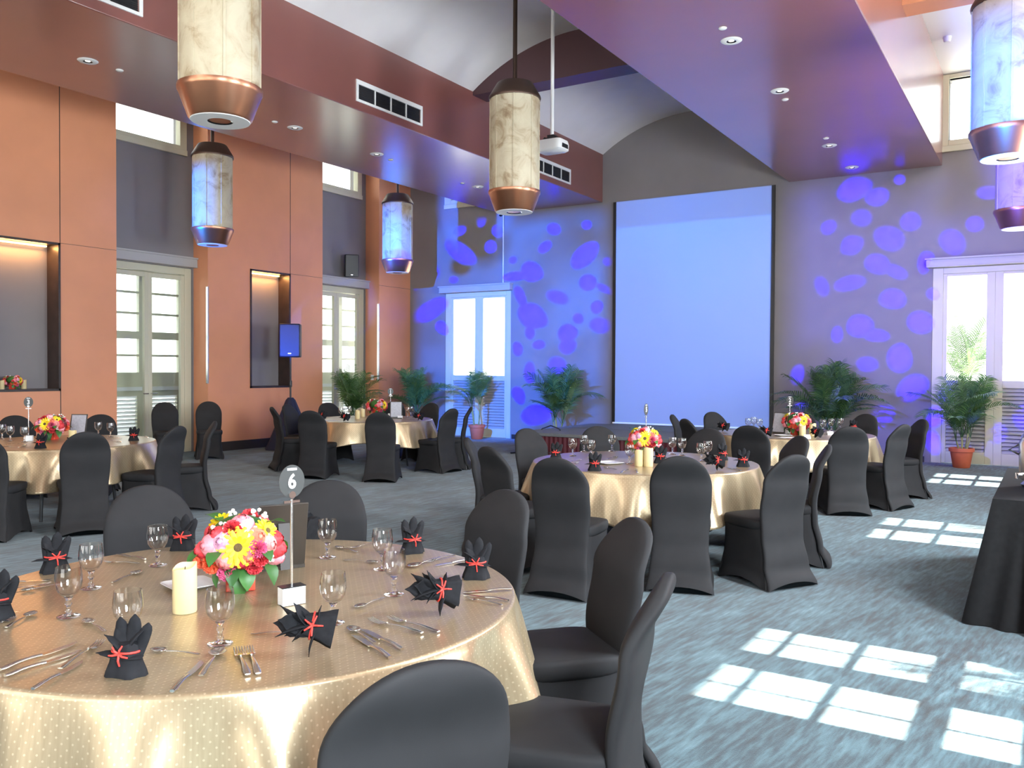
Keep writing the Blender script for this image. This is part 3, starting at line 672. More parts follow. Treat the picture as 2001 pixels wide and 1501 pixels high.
for tb,l in CX.items(): cut_all(tb,l)
# folded napkins with a red tie
def napkin(lying):
    t=thing('folded_napkin'); m=MB(); rr=random.Random(5 if lying else 3)
    n=20; rings=[]
    for z,hx,hy,jg in ((0,.050,.034,.10),(.012,.048,.032,.08),(.035,.040,.027,.06),(.06,.034,.024,.05),(.078,.030,.020,.05)):
        rings.append([Vector((x*(1+jg*(1 if i%4<2 else -1)),y*(1+jg*(1 if i%4<2 else -1)),z+.010*((i*7)%5)/5*(z>.07))) for i,(x,y,_) in enumerate(sup(hx,hy,2.6,n,z))])
    m.loft(rings)
    for dx,lean,hh,r in () if lying else ((-.017,-.16,.142,.020),(.004,.10,.152,.021),(.021,.36,.132,.019)):
        rg=[]
        for i in range(9):
            u=i/8; c=Vector((dx+lean*u*.085,.008+.012*math.sin(u*2),.05+(hh-.05)*u)); q=r*(1-.30*u)*math.sqrt(max(.015,1-max(0,(u-.6)/.4)**2.4))
            rg.append([c+Vector((q*1.15*math.cos(2*pi*k/12),q*.62*math.sin(2*pi*k/12),0)) for k in range(12)])
        m.loft(rg)
    def flap(base,az,el,L,w,curl):
        c,s=math.cos(az),math.sin(az)
        def f(u,v):
            e=el-curl*v; rr_=L*v; wd=w*math.sin(pi*min(1,.25+.75*v))**.7*(1-.9*max(0,v-.75)/.25) ; x=(u-.5)*2
            out=rr_*math.cos(el-curl*v*.5); upz=rr_*math.sin(el-curl*v*.5)
            lat=x*wd; dip=-.35*wd*(1-x*x)
            return Vector((base[0]+c*(out+dip*math.sin(e))-s*lat,base[1]+s*(out+dip*math.sin(e))+c*lat,base[2]+upz-dip*math.cos(e)*.6))
        k=len(m.v); m.grid(f,7,9)
    for az,el,L,w in ((.4,1.15,.085,.026),(2.4,1.2,.095,.028),(3.5,1.0,.075,.026)): flap((0,0,.055),az,el,L,w,.5)
    if lying:
        for az,el,L,w,cu_ in ((.2,1.35,.12,.034,.25),(1.9,1.4,.125,.036,.2),(3.2,1.3,.115,.034,.3),(4.7,1.42,.11,.032,.2),(5.6,1.05,.10,.03,.4)): flap((0,0,.05),az,el,L,w,cu_)
    for az,L in ((3.25,.085),(-.25,.06)): flap((0,0,.04),az,.45,L,.026,.6)
    ties=MB()
    for a,L in ((1.1,.026),(2.3,.025),(-.25,.028),(3.3,.028),(-1.45,.03)):
        ties.tube([(0,-.030,.062),(L*.5*math.cos(a),-.037,.062+L*.5*math.sin(a)),(L*math.cos(a),-.033,.062+L*math.sin(a))],[.0032,.0028,.0022],6)
    ties.tube([(.037*math.cos(a),.027*math.sin(a),.063) for a in [2*pi*k/16 for k in range(17)]],.003,6)
    if lying:
        mt=Matrix.Rotation(R(-78),4,'Y')@Matrix.Rotation(.3,4,'Z')
        for q in (m,ties): q.xf(mt)
        lo=min(p.z for p in m.v)
        for q in (m,ties): q.xf(Matrix.Translation((0.05,0,-lo)))
        for p in ties.v: p.z=max(p.z,.004)
    o=m.build('cloth','napkin',t,smooth=55); s=o.modifiers.new('thickness','SOLIDIFY'); s.thickness=.0016; s.offset=0
    ties.build('tie','tie',t); return t
NP=[napkin(False),napkin(True)]; nused=[0,0]
NAP=[('six',247,1318,0,0,'upright black napkin with red tie at the near edge, before a goblet'),('six',618,1276,1,2.6,'fallen black napkin with red tie near the front chair, tips pointing left'),
 ('six',865,1198,1,3.0,'sprawling black napkin with red tie on the right side of the front table'),('six',930,1130,0,.9,'tall black napkin with red tie, right edge of the front table'),
 ('six',806,1080,0,2.2,'black leafy napkin on the far right of the front table behind two goblets'),('six',356,1074,0,1.2,'black leafy napkin on the far side of the front table, left of the flowers'),
 ('six',108,1118,0,2.9,'black napkin with small red tie at the far left of the front table behind goblets'),('six',-6,1208,0,.4,'black napkin cut by the left frame edge on the front table'),('six',603,1056,1,.5,'low black napkin at the back of the front table right of the menu board'),
 ('middle',1086,897,0,.2,'black napkin at the left of the middle table above the black chair back'),('middle',1162,920,0,1.0,'black napkin with red tie at the front of the middle table, left of the candles'),
 ('middle',1402,919,1,2.7,'low black napkin with red tie, right side of the middle table'),('middle',1452,912,0,.6,'upright black napkin with red tie at the far right edge of the middle table'),('middle',1412,899,0,2,'black napkin on the far right of the middle table behind the goblets'),('middle',1290,905,0,.3,'black napkin tips rising beside the grey chair at the middle table'),
 ('two',1416,844,1,.6,'low black napkin with red ties at the left of the right rear table'),('two',1500,855,1,1.6,'low black napkin at the front left of the right rear table'),('two',1598,857,1,0,'flat black napkin in front of the candles on the right rear table'),('two',1668,842,0,1,'black napkin at the right of the right rear table beside a black chair'),
 ('back',633,820,1,.3,'low black napkin at the left end of the left rear table'),('back',676,824,1,1.1,'low black napkin on the front left of the left rear table'),('back',820,823,1,2.0,'low black napkin at the right of the left rear table'),
 ('three',79,876,0,.8,'upright black napkin below the flowers of the far left table'),('three',261,861,0,2,'black napkin with red tie at the right edge of the far left table')]
for tb,x,y,k_,rz,l in NAP:
    o=NP[k_] if not nused[k_] else dup(NP[k_]); nused[k_]=1
    o.location=at(x,y,TZ+.001); o.rotation_euler=(0,0,YAW+(rz if k_ else (rz*.3-.2))); tag(o,l,'napkin','folded napkins on '+TN[tb])
    if k_==1: o.rotation_euler=(0,0,YAW+.15+(rz-2.6)*.5)
# flowers
def patch(m,ctr,nrm,upv,L,w,cup):
    nrm=nrm.normalized(); s=upv.cross(nrm).normalized(); t=nrm.cross(s)
    def f(u,v):
        x=(u-.5)*2; ww=w*math.sin(pi*(.18+.72*v))**.8; return ctr+s*(x*ww)+t*(L*(v-.5))+nrm*(cup*(-(x*x)*.6-(v-.5)**2*1.3)+cup*.35)
    m.grid(f,4,4)
def rose_mesh(seed,mat):
    m=MB(); rr=random.Random(seed)
    m.ball((0,0,.006),.019,10,8,1,1,1)
    for ring,(n,r,z,L,tilt) in enumerate(((3,.009,.013,.026,.12),(5,.017,.011,.030,.32),(5,.025,.006,.032,.65),(6,.030,.0,.030,1.0))):
        for k in range(n):
            a=2*pi*k/n+ring*.55+rr.uniform(-.12,.12); d=Vector((math.cos(a),math.sin(a),0)); nrm=d*math.cos(tilt)+Vector((0,0,-math.sin(tilt)*-.2)); nrm=(d*math.cos(tilt*.5)+Vector((0,0,math.sin(tilt)*.8))).normalized() if ring else d
            patch(m,d*r+Vector((0,0,z)),nrm,Vector((0,0,1)),L,.017+.002*ring,.012)
    return m.mesh('rose',mat,70)
def carn_mesh(seed,mat):
    m=MB(); rr=random.Random(seed)
    for ring in range(4):
        n=7+ring; 
        for k in range(n):
            a=2*pi*k/n+ring*.4; el=.25+ring*.36; d=Vector((math.cos(a)*math.sin(el),math.sin(a)*math.sin(el),math.cos(el)))
            s=d.cross(Vector((rr.uniform(-1,1),rr.uniform(-1,1),.4))).normalized(); t=d.cross(s)
            def f(u,v,d=d,s=s,t=t): x=(u-.5)*2; return d*(.008+.022*v)+s*(x*.011*(.4+v))+t*(.0035*math.sin(x*6)*v)
            m.grid(f,6,3)
    return m.mesh('carnation',mat,60)
def gerb_mesh():
    m=MB()
    for n,L,z,w,dr in ((16,.050,.0,.0085,.10),(14,.042,.004,.008,-.05),(12,.024,.007,.006,-.4)):
        for k in range(n):
            a=2*pi*k/n+n*.1; c,s=math.cos(a),math.sin(a)
            def f(u,v,c=c,s=s,L=L,z=z,w=w,dr=dr):
                x=(u-.5)*2*w*math.sin(pi*(.2+.68*v))**.7; r=.008+L*v; return (c*r-s*x,s*r+c*x,z-dr*r*v+.002*(1-((u-.5)*2)**2))
            m.grid(f,3,6)
    return m.mesh('gerbera',['yellow_'] if False else PET['yellow'],60)
gcm=MB().lathe([(.012,.004),(.012,.010),(.006,.012),(.0001,.011)],16,cap0=False,cap1=False).mesh('gerbera_centre','gercentre')
def fill_mesh():
    m=MB(); rr=random.Random(4)
    for k in range(14): m.ball((rr.uniform(-.021,.021),rr.uniform(-.021,.021),rr.uniform(-.004,.010)),.0052,7,5)
    return m.mesh('filler_blossom',PET['white'],70)
def leaf_mesh(L=.075,w=.024):
    m=MB()
    def f(u,v):
        x=(u-.5)*2; ww=w*math.sin(pi*min(.985,.04+.96*v))**.85*(1.15-.3*v); return (x*ww,L*v-.012,.010*math.sin(pi*v)-.35*abs(x)*ww*-.5)
    m.grid(f,5,8); return m.mesh('leaf','leaf',70)
RM={c:rose_mesh(i,PET[c]) for i,c in enumerate(('pink','rose','coral','red','lilac','crimson'))}
KM={c:carn_mesh(i,PET[c]) for i,c in enumerate(('magenta','orange','red','pink'))}
GM=gerb_mesh(); FM=fill_mesh(); LM=leaf_mesh()
FL=[ # kind,colour,u,v,scale : as seen on the front table (u right, v up, unit dome)
 ('g','',-.05,.12,1.05),('g','',.58,.50,.72),('r','pink',-.68,.15,1.3),('r','lilac',-.38,.28,1.25),('r','rose',-.34,-.30,1.25),('c','orange',-.60,-.45,1.3),('c','magenta',-.27,-.68,1.4),('r','crimson',.03,-.42,.9),('c','red',.30,-.55,1.15),
 ('c','red',-.17,.62,1.25),('r','pink',.04,.80,1.35),('r','red',-.52,.50,1.0),('r','coral',.38,.36,1.2),('c','magenta',.35,.04,1.3),('r','rose',.60,.10,1.3),('r','red',.80,.20,1.1),('r','red',.86,-.14,1.2),('r','pink',.82,-.45,1.2),('c','red',.42,-.26,1.2),
 ('w','',-.40,.70,1.5),('w','',.22,.62,1.5),('w','',.60,-.20,1.3),('w','',-.50,-.72,1.0),('r','red',-.86,-.05,1.0),('c','orange',-.85,-.40,1.1),('r','coral',.15,-.2,1.0),
 ('l','',-.88,-.13,1.1),('l','',-.50,-.05,1.1),('l','',.50,-.03,1.0),('l','',-.02,-.93,1.5),('l','',.58,-.66,1.3),('l','',.62,.66,1.2),('l','',-.15,-.62,1.1),('l','',.12,-.75,1.2),('l','',-.45,-.85,1.0)]
def bouquet(rot,label,cat_group):
    t=thing('flower_arrangement'); rr=random.Random(9)
    boxes((-.05,.05,-.05,.05,0,.09)).build('vase','redvase',t,bevel=.004)
    boxes((-.041,.041,-.041,.041,.07,.092)).build('floral_foam','soil',t)
    core=MB(); core.ball((0,0,.185),.095,16,10,1.15,1.15,.85); core.build('greenery_core','leaf',t)
    cen=Vector((0,0,.166)); RD=Vector((.150,.150,.106))
    items=[(k,c,u,v,s,1) for k,c,u,v,s in FL]+[(k,c,-u*.9+.05,v,s,-1) for k,c,u,v,s in FL if not(k=='l' and v<-.8) and v<.75]
    for k,c,u,v,s,side in items:
        q=u*u+v*v
        if q>.97: z=math.sqrt(.97/q); u*=z; v*=z; q=.97
        w=math.sqrt(1-q)*side; d=Vector((u,-w,v)).normalized()
        o=None; me={'g':GM,'w':FM,'l':LM}.get(k) or (RM if k=='r' else KM)[c]
        nm={'g':'gerbera','w':'filler_blossom','l':'leaf','r':'rose','c':'carnation'}[k]
        o=bpy.data.objects.new(nm,me); COL.objects.link(o); o.parent=t
        p=cen+Vector((d.x*RD.x,d.y*RD.y,d.z*RD.z))*(1.02 if k!='l' else .98)
        o.location=p; qn=d.to_track_quat('Z','Y')
        if k=='l':
            out=Vector((d.x,d.y,d.z-.25)).normalized(); yv=(out-d*out.dot(d)*.6).normalized(); zv=(d-yv*d.dot(yv)).normalized(); xv=yv.cross(zv)
            o.rotation_euler=Matrix((xv,yv,zv)).transposed().to_euler()
        else: o.rotation_euler=(qn@Matrix.Rotation(rr.uniform(0,6),3,'Z').to_quaternion()).to_euler()
        s*={'g':1.18,'r':.86,'c':.9}.get(k,1); o.scale=(s,s,s)
        if k=='g':
            cc=bpy.data.objects.new('disc_centre',gcm); COL.objects.link(cc); cc.parent=o; o['label']='yellow daisy-like gerbera'
    return t
M['redvase']=simple('red_vase',(.72,.06,.03),.3,var=.25,scale=25)
fl0=bouquet(0,'','')
FLO=[('six',480,1158,0,'large dome bouquet of pink, red and yellow flowers on the front table'),('middle',1258,893,.1,'bouquet with a yellow gerbera on the middle table behind two candles'),('two',1556,850,.6,'bouquet on the right rear table left of the goblets, before the right palm'),
 ('back',736,812,1.0,'pink and yellow bouquet on the left rear table beside the menu board'),('three',102,859,-.4,'bouquet of yellow and coral flowers on the far left table under the number sign')]
def facecam(p): return math.atan2(-p[1],-p[0])+pi/2
for i,(tb,x,y,r_,l) in enumerate(FLO):
    o=fl0 if i==0 else dup(fl0); p=at(x,y,TZ); 
    if tb=='six': p=at(470,1150,TZ)
    o.location=(p.x,p.y,TZ+.001); o.rotation_euler=(0,0,facecam(p)+r_); tag(o,l,'flowers','flower centrepieces')
o=dup(fl0,(XP-.115,6.83,N1[2]+.036),R(90)+.6,'bouquet of yellow and red flowers standing in the lit wall niche','flower centrepieces'); o.scale=(.74,.74,.74)
# pillar candles
def candle_(h,slant):
    t=thing('pillar_candle'); m=MB(); r=.038; n=36
    rings=[[Vector((r*math.cos(2*pi*i/n),r*math.sin(2*pi*i/n),z)) for i in range(n)] for z in (0,.004)]
    rings[0]=[p*Vector((.97,.97,1)).x if False else Vector((p.x*.97,p.y*.97,0)) for p in rings[0]]
    rim=lambda i:h+slant*.006*math.sin(2*pi*i/n*1+.5)+.003*math.sin(2*pi*i/n*3)
    for rr_,dz in ((1,0),(.93,.001),(.80,-.012),(.4,-.016),(.02,-.016)): rings.append([Vector((r*rr_*math.cos(2*pi*i/n),r*rr_*math.sin(2*pi*i/n),(rim(i) if rr_>.9 else h)+dz)) for i in range(n)])
    m.loft(rings).build('wax_body','wax',t,smooth=50); MB().tube([(0,0,h-.018),(.002,0,h-.002)],.0015,6).build('wick','wick',t); return t
ca=candle_(.150,1.5); cb=candle_(.13,1); cu=[0,0]
for k_,x,y,z,l in [(0,361,1196,TZ,'cream pillar candle in front of the white plate on the front table'),(1,1249,911,TZ,'shorter cream candle on the middle table, left one of the pair'),(0,1267,912,TZ,'taller cream candle on the middle table, right one of the pair'),(1,1568,853,TZ,'cream candle on the right rear table nearer the flowers'),(0,1588,853,TZ,'cream candle on the right rear table on the side of the pale grey chair'),
    (1,699,819,TZ,'cream candle on the left rear table, left one'),(1,709,815,TZ,'cream candle on the left rear table nearer the flowers'),(1,142,866,TZ,'pale yellow candle on the far left table before the menu board')]:
    src=(ca,cb)[k_]; o=src if not cu[k_] else dup(src); cu[k_]=1; p=at(x,y,z); o.location=(p.x,p.y,z+.001); o.rotation_euler=(0,0,rnd.random()*6); tag(o,l,'candle','pillar candles')
for y,l in ((6.68,'cream candle left of the flowers in the wall niche'),(7.0,'cream candle right of the flowers in the wall niche')): dup(cb,(XP-.13,y,N1[2]+.036),0,l)
# square white plates
def plate(x,y,rz,s,label):
    t=thing('square_plate',at(x,y,TZ+.001),rz,label,'plate'); m=MB()
    m.loft([sup(s*.7,s*.7,8,32,.0),sup(s*.78,s*.78,8,32,.004),sup(s,s,8,32,.012),sup(s*.985,s*.985,8,32,.014),sup(s*.75,s*.75,8,32,.0065)]); m.build('dish','porcelain',t); return t
plate(372,1146,YAW+.75,.085,'square white plate behind the cream candle on the front table')
plate(1190,906,YAW+.5,.10,'square white plate on the middle table left of the candles')
plate(1530,852,YAW+.2,.09,'white plate on the right rear table before the menu board')
plate(148,866,YAW,.10,'white plate on the far left table beneath the yellow candle') if False else None
t=thing('coffee_cup',at(1517,845,TZ+.001),0,'small white cup on the right rear table left of the flowers','cup'); MB().lathe([(.0001,0),(.022,0),(.026,.02),(.036,.055),(.033,.055),(.023,.02),(.0001,.006)],28,cap0=False,cap1=False).build('bowl','porcelain',t); MB().tube([(.03,0,.045),(.05,0,.04),(.05,0,.02),(.028,0,.015)],.004).build('handle','porcelain',t)
# leaflets on the cloth of the back and second tables
for x,y,l in ((650,822,'white sheet lying on the left of the left rear table'),(1540,855,'white sheet lying on the right rear table left of the candles')):
    p=at(x,y,TZ+.002); o=boxes((-.105,.105,-.074,.074,0,.001)).build('leaflet','paper'); o.location=p; o.rotation_euler=(0,0,YAW+.2); tag(o,l,'paper')
for x,y,l in ((782,818,'small white tent card on the left rear table right of the menu board'),(1622,850,'small white tent card on the right rear table near the goblets'),(1577,857,'white tent card in front of the candles on the right rear table')):
    p=at(x,y,TZ+.001); o=MB().add([(-.04,-.02,0),(.04,-.02,0),(.04,0,.045),(-.04,0,.045),(.04,.02,0),(-.04,.02,0),(-.04,-.0185,0),(.04,-.0185,0),(.04,0,.043),(-.04,0,.043),(.04,.0185,0),(-.04,.0185,0)],[(0,1,2,3),(3,2,4,5),(7,6,9,8),(8,9,11,10),(0,6,7,1),(5,4,10,11)]).build('tent_card','paper',smooth=0); o.location=p; o.rotation_euler=(0,0,YAW+.15); tag(o,l,'card')
# menu boards
def board():
    t=thing('menu_board'); th=R(14); mt=Matrix.Rotation(-th,4,'X')
    boxes((-.085,.085,-.004,.004,.0,.245)).xf(mt).build('backing','blackboard',t,bevel=.002); boxes((-.074,.074,-.0062,-.0042,.022,.235)).xf(mt).build('page','page',t)
    boxes((-.085,.085,-.03,.01,0,.012)).build('foot_ledge','blackboard',t); boxes((-.02,.02,.055,.060,.0,.16)).xf(Matrix.Translation((0,.035,0))@Matrix.Rotation(R(14),4,'X')).build('easel_leg','blackboard',t); return t
M['blackboard']=simple('dark_board',(.035,.028,.022),.4)
M['page']=simple('printed_page',(.42,.42,.46),.6,var=.12,scale=60)
b0=board()
for i,(x,y,rz,l) in enumerate([(548,1112,pi+.25,'dark menu board seen from behind on the front table, back of the number sign'),(150,857,-.55,'menu board with bluish page on the far left table'),(774,818,.0,'menu board with pale page on the left rear table'),(1520,848,-.6,'menu board with grey page on the right rear table left of the flowers')]):
    o=b0 if i==0 else dup(b0); p=at(x,y,TZ+.001); o.location=p; o.rotation_euler=(0,0,facecam(p)+rz); tag(o,l,'menu board','menu boards')
    if i==0: o.scale=(1.12,1,1.12)
# number stands
def numstand(num,x,y,rz,l,H=.37):
    p=at(x,y,TZ+.001); t=thing('table_number_stand',p,facecam(p)+rz,l,'table sign','table number signs')
    o=boxes((-.041,.041,-.022,.022,0,.060)).build('base_block','white',t,bevel=.002); boxes((-.042,.042,-.023,.023,.060,.0625)).build('base_top','blackmetal',t)
    MB().tube([(0,0,.058),(0,0,H-.015)],.0045,10).build('rod','chrome',t)
    boxes((-.028,.028,-.003,-.0005,H-.028,H-.020),(-.028,.028,.0005,.003,H-.028,H-.020)).build('clip_bar','chrome',t)
    MB().lathe([(.012,-.006),(.012,.004)],20).xf(Matrix.Translation((0,-.002,H))@Matrix.Rotation(R(90),4,'X')).build('clip_disc','chrome',t)
    MB().lathe([(.0455,-.0015),(.0455,.0015)],48).xf(Matrix.Translation((0,0,H+.045))@Matrix.Scale(1.22,4,(0,0,1))@Matrix.Rotation(R(90),4,'X')).build('disc','signdisc',t)
    fc=bpy.data.curves.new('numeral','FONT'); fc.body=num; fc.size=.068; fc.align_x='CENTER'; fc.align_y='CENTER'; fc.extrude=.0008; fc.offset=.0018; fc.materials.append(M['paper'])
    fo=bpy.data.objects.new('numeral',fc); COL.objects.link(fo); me=bpy.data.meshes.new_from_object(fo.evaluated_get(bpy.context.evaluated_depsgraph_get())); bpy.data.objects.remove(fo); fo=bpy.data.objects.new('numeral',me); COL.objects.link(fo); fo.parent=t; fo.location=(0,-.0028,H+.043); fo.rotation_euler=(R(90),0,0); fo.scale=(.85,1,1)
    boxes((-.017,.017,-.003,-.0016,H+.082,H+.090)).build('header_strip','paper',t)
    return t
M['signdisc']=simple('dark_grey_sign',(.055,.058,.056),.4)
numstand('6',570,1180,.42,'numeral six sign on a steel rod with a white block base')
numstand('3',56,862,-.3,'numeral three disc sign on a rod at the far left table')
numstand('1',763,815,.1,'small black disc number sign behind the menu board of the left rear table')
numstand('2',1543,846,-.2,'numeral two sign on a rod at the right rear table behind the flowers')
numstand('5',1262,885,1.15,'number sign turned edge-on above the bouquet of the middle table')
# ------------------------------------------------------------------ palms
def frond_mesh(seed,L,e0,e1,w=.26,n=19):
    rr=random.Random(seed); m=MB(); pts=[Vector((0,0,0))]; dirs=[]
    for i in range(24):
        t=i/23; e=e0+(e1-e0)*t**1.3; d=Vector((math.cos(e),0,math.sin(e))); dirs.append(d); pts.append(pts[-1]+d*L/24)
    m.tube(pts[::3],[.006*(1-.75*i/8) for i in range(len(pts[::3]))],5)
    for i in range(n):
        t=.26+.73*i/(n-1); k=min(23,int(t*24)); p=pts[k].lerp(pts[k+1],t*24-k) if k<24 else pts[-1]; d=dirs[k]
        ll=w*math.sin(pi*(.2+.66*(t-.26)/.74))**.75*rr.uniform(.88,1.1)
        for sgn in (-1,1):
            side=Vector((0,sgn,0)); upn=side.cross(d)*sgn; upn=Vector((-d.z,0,d.x)) if True else upn
            ld=(side*.72+d*(.62+.2*t)+upn*.28).normalized(); q=p.copy(); wv=d.cross(ld).cross(ld).normalized()
            vs=[];seg=4
            for s in range(seg+1):
                u=s/seg; ww=.0080*math.sin(pi*min(.97,.22+.74*u))+.0006
                if u==1: ww=.0006
                vs+= [q+wv*ww,q-wv*ww]; q=q+ld*ll/seg; ld=(ld+Vector((0,0,-.20-.10*t))*(.6+rr.random()*.8)).normalized()
            m.add(vs,[(2*s,2*s+1,2*s+3,2*s+2) for s in range(seg)])
    return m.mesh('frond','palm',60)
FR=[frond_mesh(1,1.05,R(84),R(5),.27,24),frond_mesh(2,1.0,R(80),R(30),.27,24),frond_mesh(3,1.05,R(76),R(-20),.27,24),frond_mesh(4,.85,R(66),R(-10),.25,22),frond_mesh(5,.95,R(88),R(60),.25,24),frond_mesh(6,.75,R(56),R(5),.24,20)]
def palm(x,y,z,label,seed,n=16,scale=1,pot=True,wall=None,cat='plant',group='potted palms',bare=0):
    t=thing('potted_palm',(x,y,z),0,label,cat,group); rr=random.Random(seed)
    if pot:
        MB().lathe([(.115,0),(.125,.01),(.165,.255),(.185,.26),(.188,.315),(.172,.318),(.168,.27),(.0001,.265)],36).build('pot','terracotta',t)
        MB().lathe([(.166,.27),(.1,.285),(.0001,.29)],24,cap0=False,cap1=False).build('soil','soil',t)
    z0=.27 if pot else 0
    canes=[]
    for k in range(5 if not bare else 4):
        a=rr.uniform(0,6.28); r=rr.uniform(.01,.07); ht=rr.uniform(.15,.32)+bare; c=Vector((r*math.cos(a),r*math.sin(a),z0-.01)); tp=c+Vector((r*1.0*math.cos(a),r*1.0*math.sin(a),ht*scale)); canes.append(tp)
        MB().tube([c,c.lerp(tp,.5)+Vector((.004,0,0)),tp],[.017,.014,.010],8).build('cane','stem',t)
    for k in range(n):
        az=2*pi*k*.618+seed; toward=wall is not None and math.cos(az-R(wall))>.25
        o=bpy.data.objects.new('frond',FR[4] if (toward or k<3) else FR[(k*5+seed)%6]); COL.objects.link(o); o.parent=t
        c=canes[k%len(canes)]; o.location=c-Vector((0,0,rr.uniform(0,.06))); o.rotation_euler=(rr.uniform(-.35,.35),rr.uniform(-.15,.12),2*pi*k*.618+seed); s=scale*rr.uniform(.85,1.08); o.scale=(s,s,s)
    return t
palm(-1.18,15.45,0,'palm in a bright terracotta pot before the right glazed door',1,24,1.02,wall=90)
palm(-10.62,15.5,0,'palm with bare stems in a terracotta pot before the back left door',5,15,.80,wall=90,bare=.32)
palm(-8.52,15.35,0,'palm beside the stage, left of the screen',2,22,1.12,wall=90)
palm(-3.2,15.2,0,'wide bushy palm behind the right rear table, right of the screen',3,34,1.2,wall=90)
palm(-12.1,15.2,0,'dark palm in the corner by the last orange pier',4,22,1.1,wall=140)
palm(-12.35,13.45,0,'palm in front of the second recessed window behind the left rear table',6,22,1.05,wall=180)
palm(-1.3,17.6,-.12,'sunlit palm growing outside beyond the right glazed door',8,14,1.25,pot=False,group='outdoor palms',bare=.9)
for i,(y,z) in enumerate(((5.0,2.0),(4.35,1.2),(9.6,1.9))): palm(2.55,y,-.12,'outdoor palm beyond the right wall windows, '+('nearest','lower near','middle')[i]+' one',11+i,16,.95,pot=False,group='outdoor palms',bare=z)
# ------------------------------------------------------------------ loudspeakers, switch
t=thing('tripod_speaker',(-12.15,11.5,0),0,'loudspeaker lit blue on a pole beside the second wall niche','speaker')
m=MB(); rz=Matrix.Rotation(R(40),4,'Z'); boxes((-.19,.19,-.15,.15,1.74,2.37)).xf(rz).build('cabinet','plastic',t,bevel=.02)
boxes((-.175,.175,-.158,-.148,1.76,2.35)).xf(rz).build('front_grille','grille',t,bevel=.004) if False else boxes((-.175,.175,-.158,-.148,1.76,2.35)).xf(rz).build('front_grille','plastic',t,bevel=.004)
boxes((-.03,.03,-.1605,-.158,1.80,1.82)).xf(rz).build('badge','chrome',t)
MB().tube([(0,0,.75),(0,0,1.76)],.018,12).build('pole','plastic',t); MB().tube([(0,0,1.18),(0,0,1.30)],.03,12).build('collar','blackmetal',t); MB().tube([(.02,-.02,1.2),(.07,-.06,1.19)],.012,8).build('knob','blackmetal',t)
m=MB(); n=60; m.loft([[Vector((r*(1+.07*math.sin(9*2*pi*i/n)*w_)*math.cos(2*pi*i/n),r*(1+.07*math.sin(9*2*pi*i/n)*w_)*math.sin(2*pi*i/n),z)) for i in range(n)] for r,z,w_ in ((.05,.98,.2),(.09,.93,.6),(.17,.72,.8),(.29,.40,1),(.40,.12,1),(.46,.01,1))],True,False).build('drape','navy',t)
t=thing('wall_speaker',(XL+.19,14.2,3.545),0,'black box speaker standing on the cornice of the second recess','speaker'); rz=Matrix.Rotation(R(48),4,'Z')@Matrix.Rotation(R(6),4,'X')
boxes((-.15,.15,-.13,.13,0.012,.50)).xf(rz).build('cabinet','plastic',t,bevel=.02); boxes((-.138,.138,-.137,-.128,.02,.488)).xf(rz).build('front_grille','blackmetal',t,bevel=.004); boxes((-.02,.02,-.14,-.137,.05,.065)).xf(rz).build('badge','chrome',t)
o=boxes((-.04,.04,-.012,0,-.06,.06)).build('cover_plate','white'); t=thing('light_switch',(XP-.19,14.88,1.33),0,'small white switch plate on the side of the last pier','switch'); o.parent=t; boxes((-.015,.015,-.016,-.012,-.025,.025)).build('rocker','white',t)
# ------------------------------------------------------------------ buffet at the right edge
t=thing('buffet_table',(0,0,0),0,'buffet counter in black floor-length cloth at the right edge','table')
m=MB(); tp=[(-.29,6.10),(.66,6.02),(.66,8.1),(-.28,8.1)]; bt=[(-.44,5.92),(.78,5.62),(.78,8.2),(-.40,8.2)]
rings=[]; n=120
def per(pl,u):
    k=u*4; i=int(k)%4; f=k-int(k); a=Vector(pl[i]);b=Vector(pl[(i+1)%4]); return a.lerp(b,f)
for j in range(9):
    s=j/8; rings.append([ (lambda p:Vector((p.x,p.y,.75*(1-s)+.006)))(per(tp,i/n).lerp(per(bt,i/n),s)+(per(tp,i/n)-Vector((.19,7.06))).normalized()*.022*math.sin(i*2*pi*26/n)*s**.7) for i in range(n)])
m.loft(rings,True,False).build('cloth','black',t,smooth=50)
boxes((-.05,.66,5.99,8.0,.757,.761)).build('top_runner','black',t) if False else None
m=MB(); m.loft([[Vector((-.06,6.03,.765)),Vector((.60,5.98,.765)),Vector((.60,5.97,.765)),Vector((-.06,6.02,.765))],[Vector((-.10,5.80,.006)),Vector((.70,5.60,.006)),Vector((.70,5.59,.006)),Vector((-.10,5.79,.006))]]).build('runner','redruner',t)
t=thing('coffee_urn',(-.02,6.85,.757),0,'brushed steel urn on the black buffet counter','urn')
MB().lathe([(.13,0),(.14,.02),(.12,.04),(.15,.06),(.155,.30),(.14,.33),(.14,.34)],36).build('tank','chrome',t); MB().lathe([(.145,.34),(.12,.375),(.03,.395),(.02,.41),(.0001,.42)],36).build('lid','chrome',t)
MB().tube([(-.15,0,.22),(-.21,0,.25),(-.15,0,.29)],.008).build('handle','blackmetal',t); MB().tube([(-.11,-.11,.10),(-.16,-.16,.10),(-.165,-.165,.07)],.011).build('tap','chrome',t)
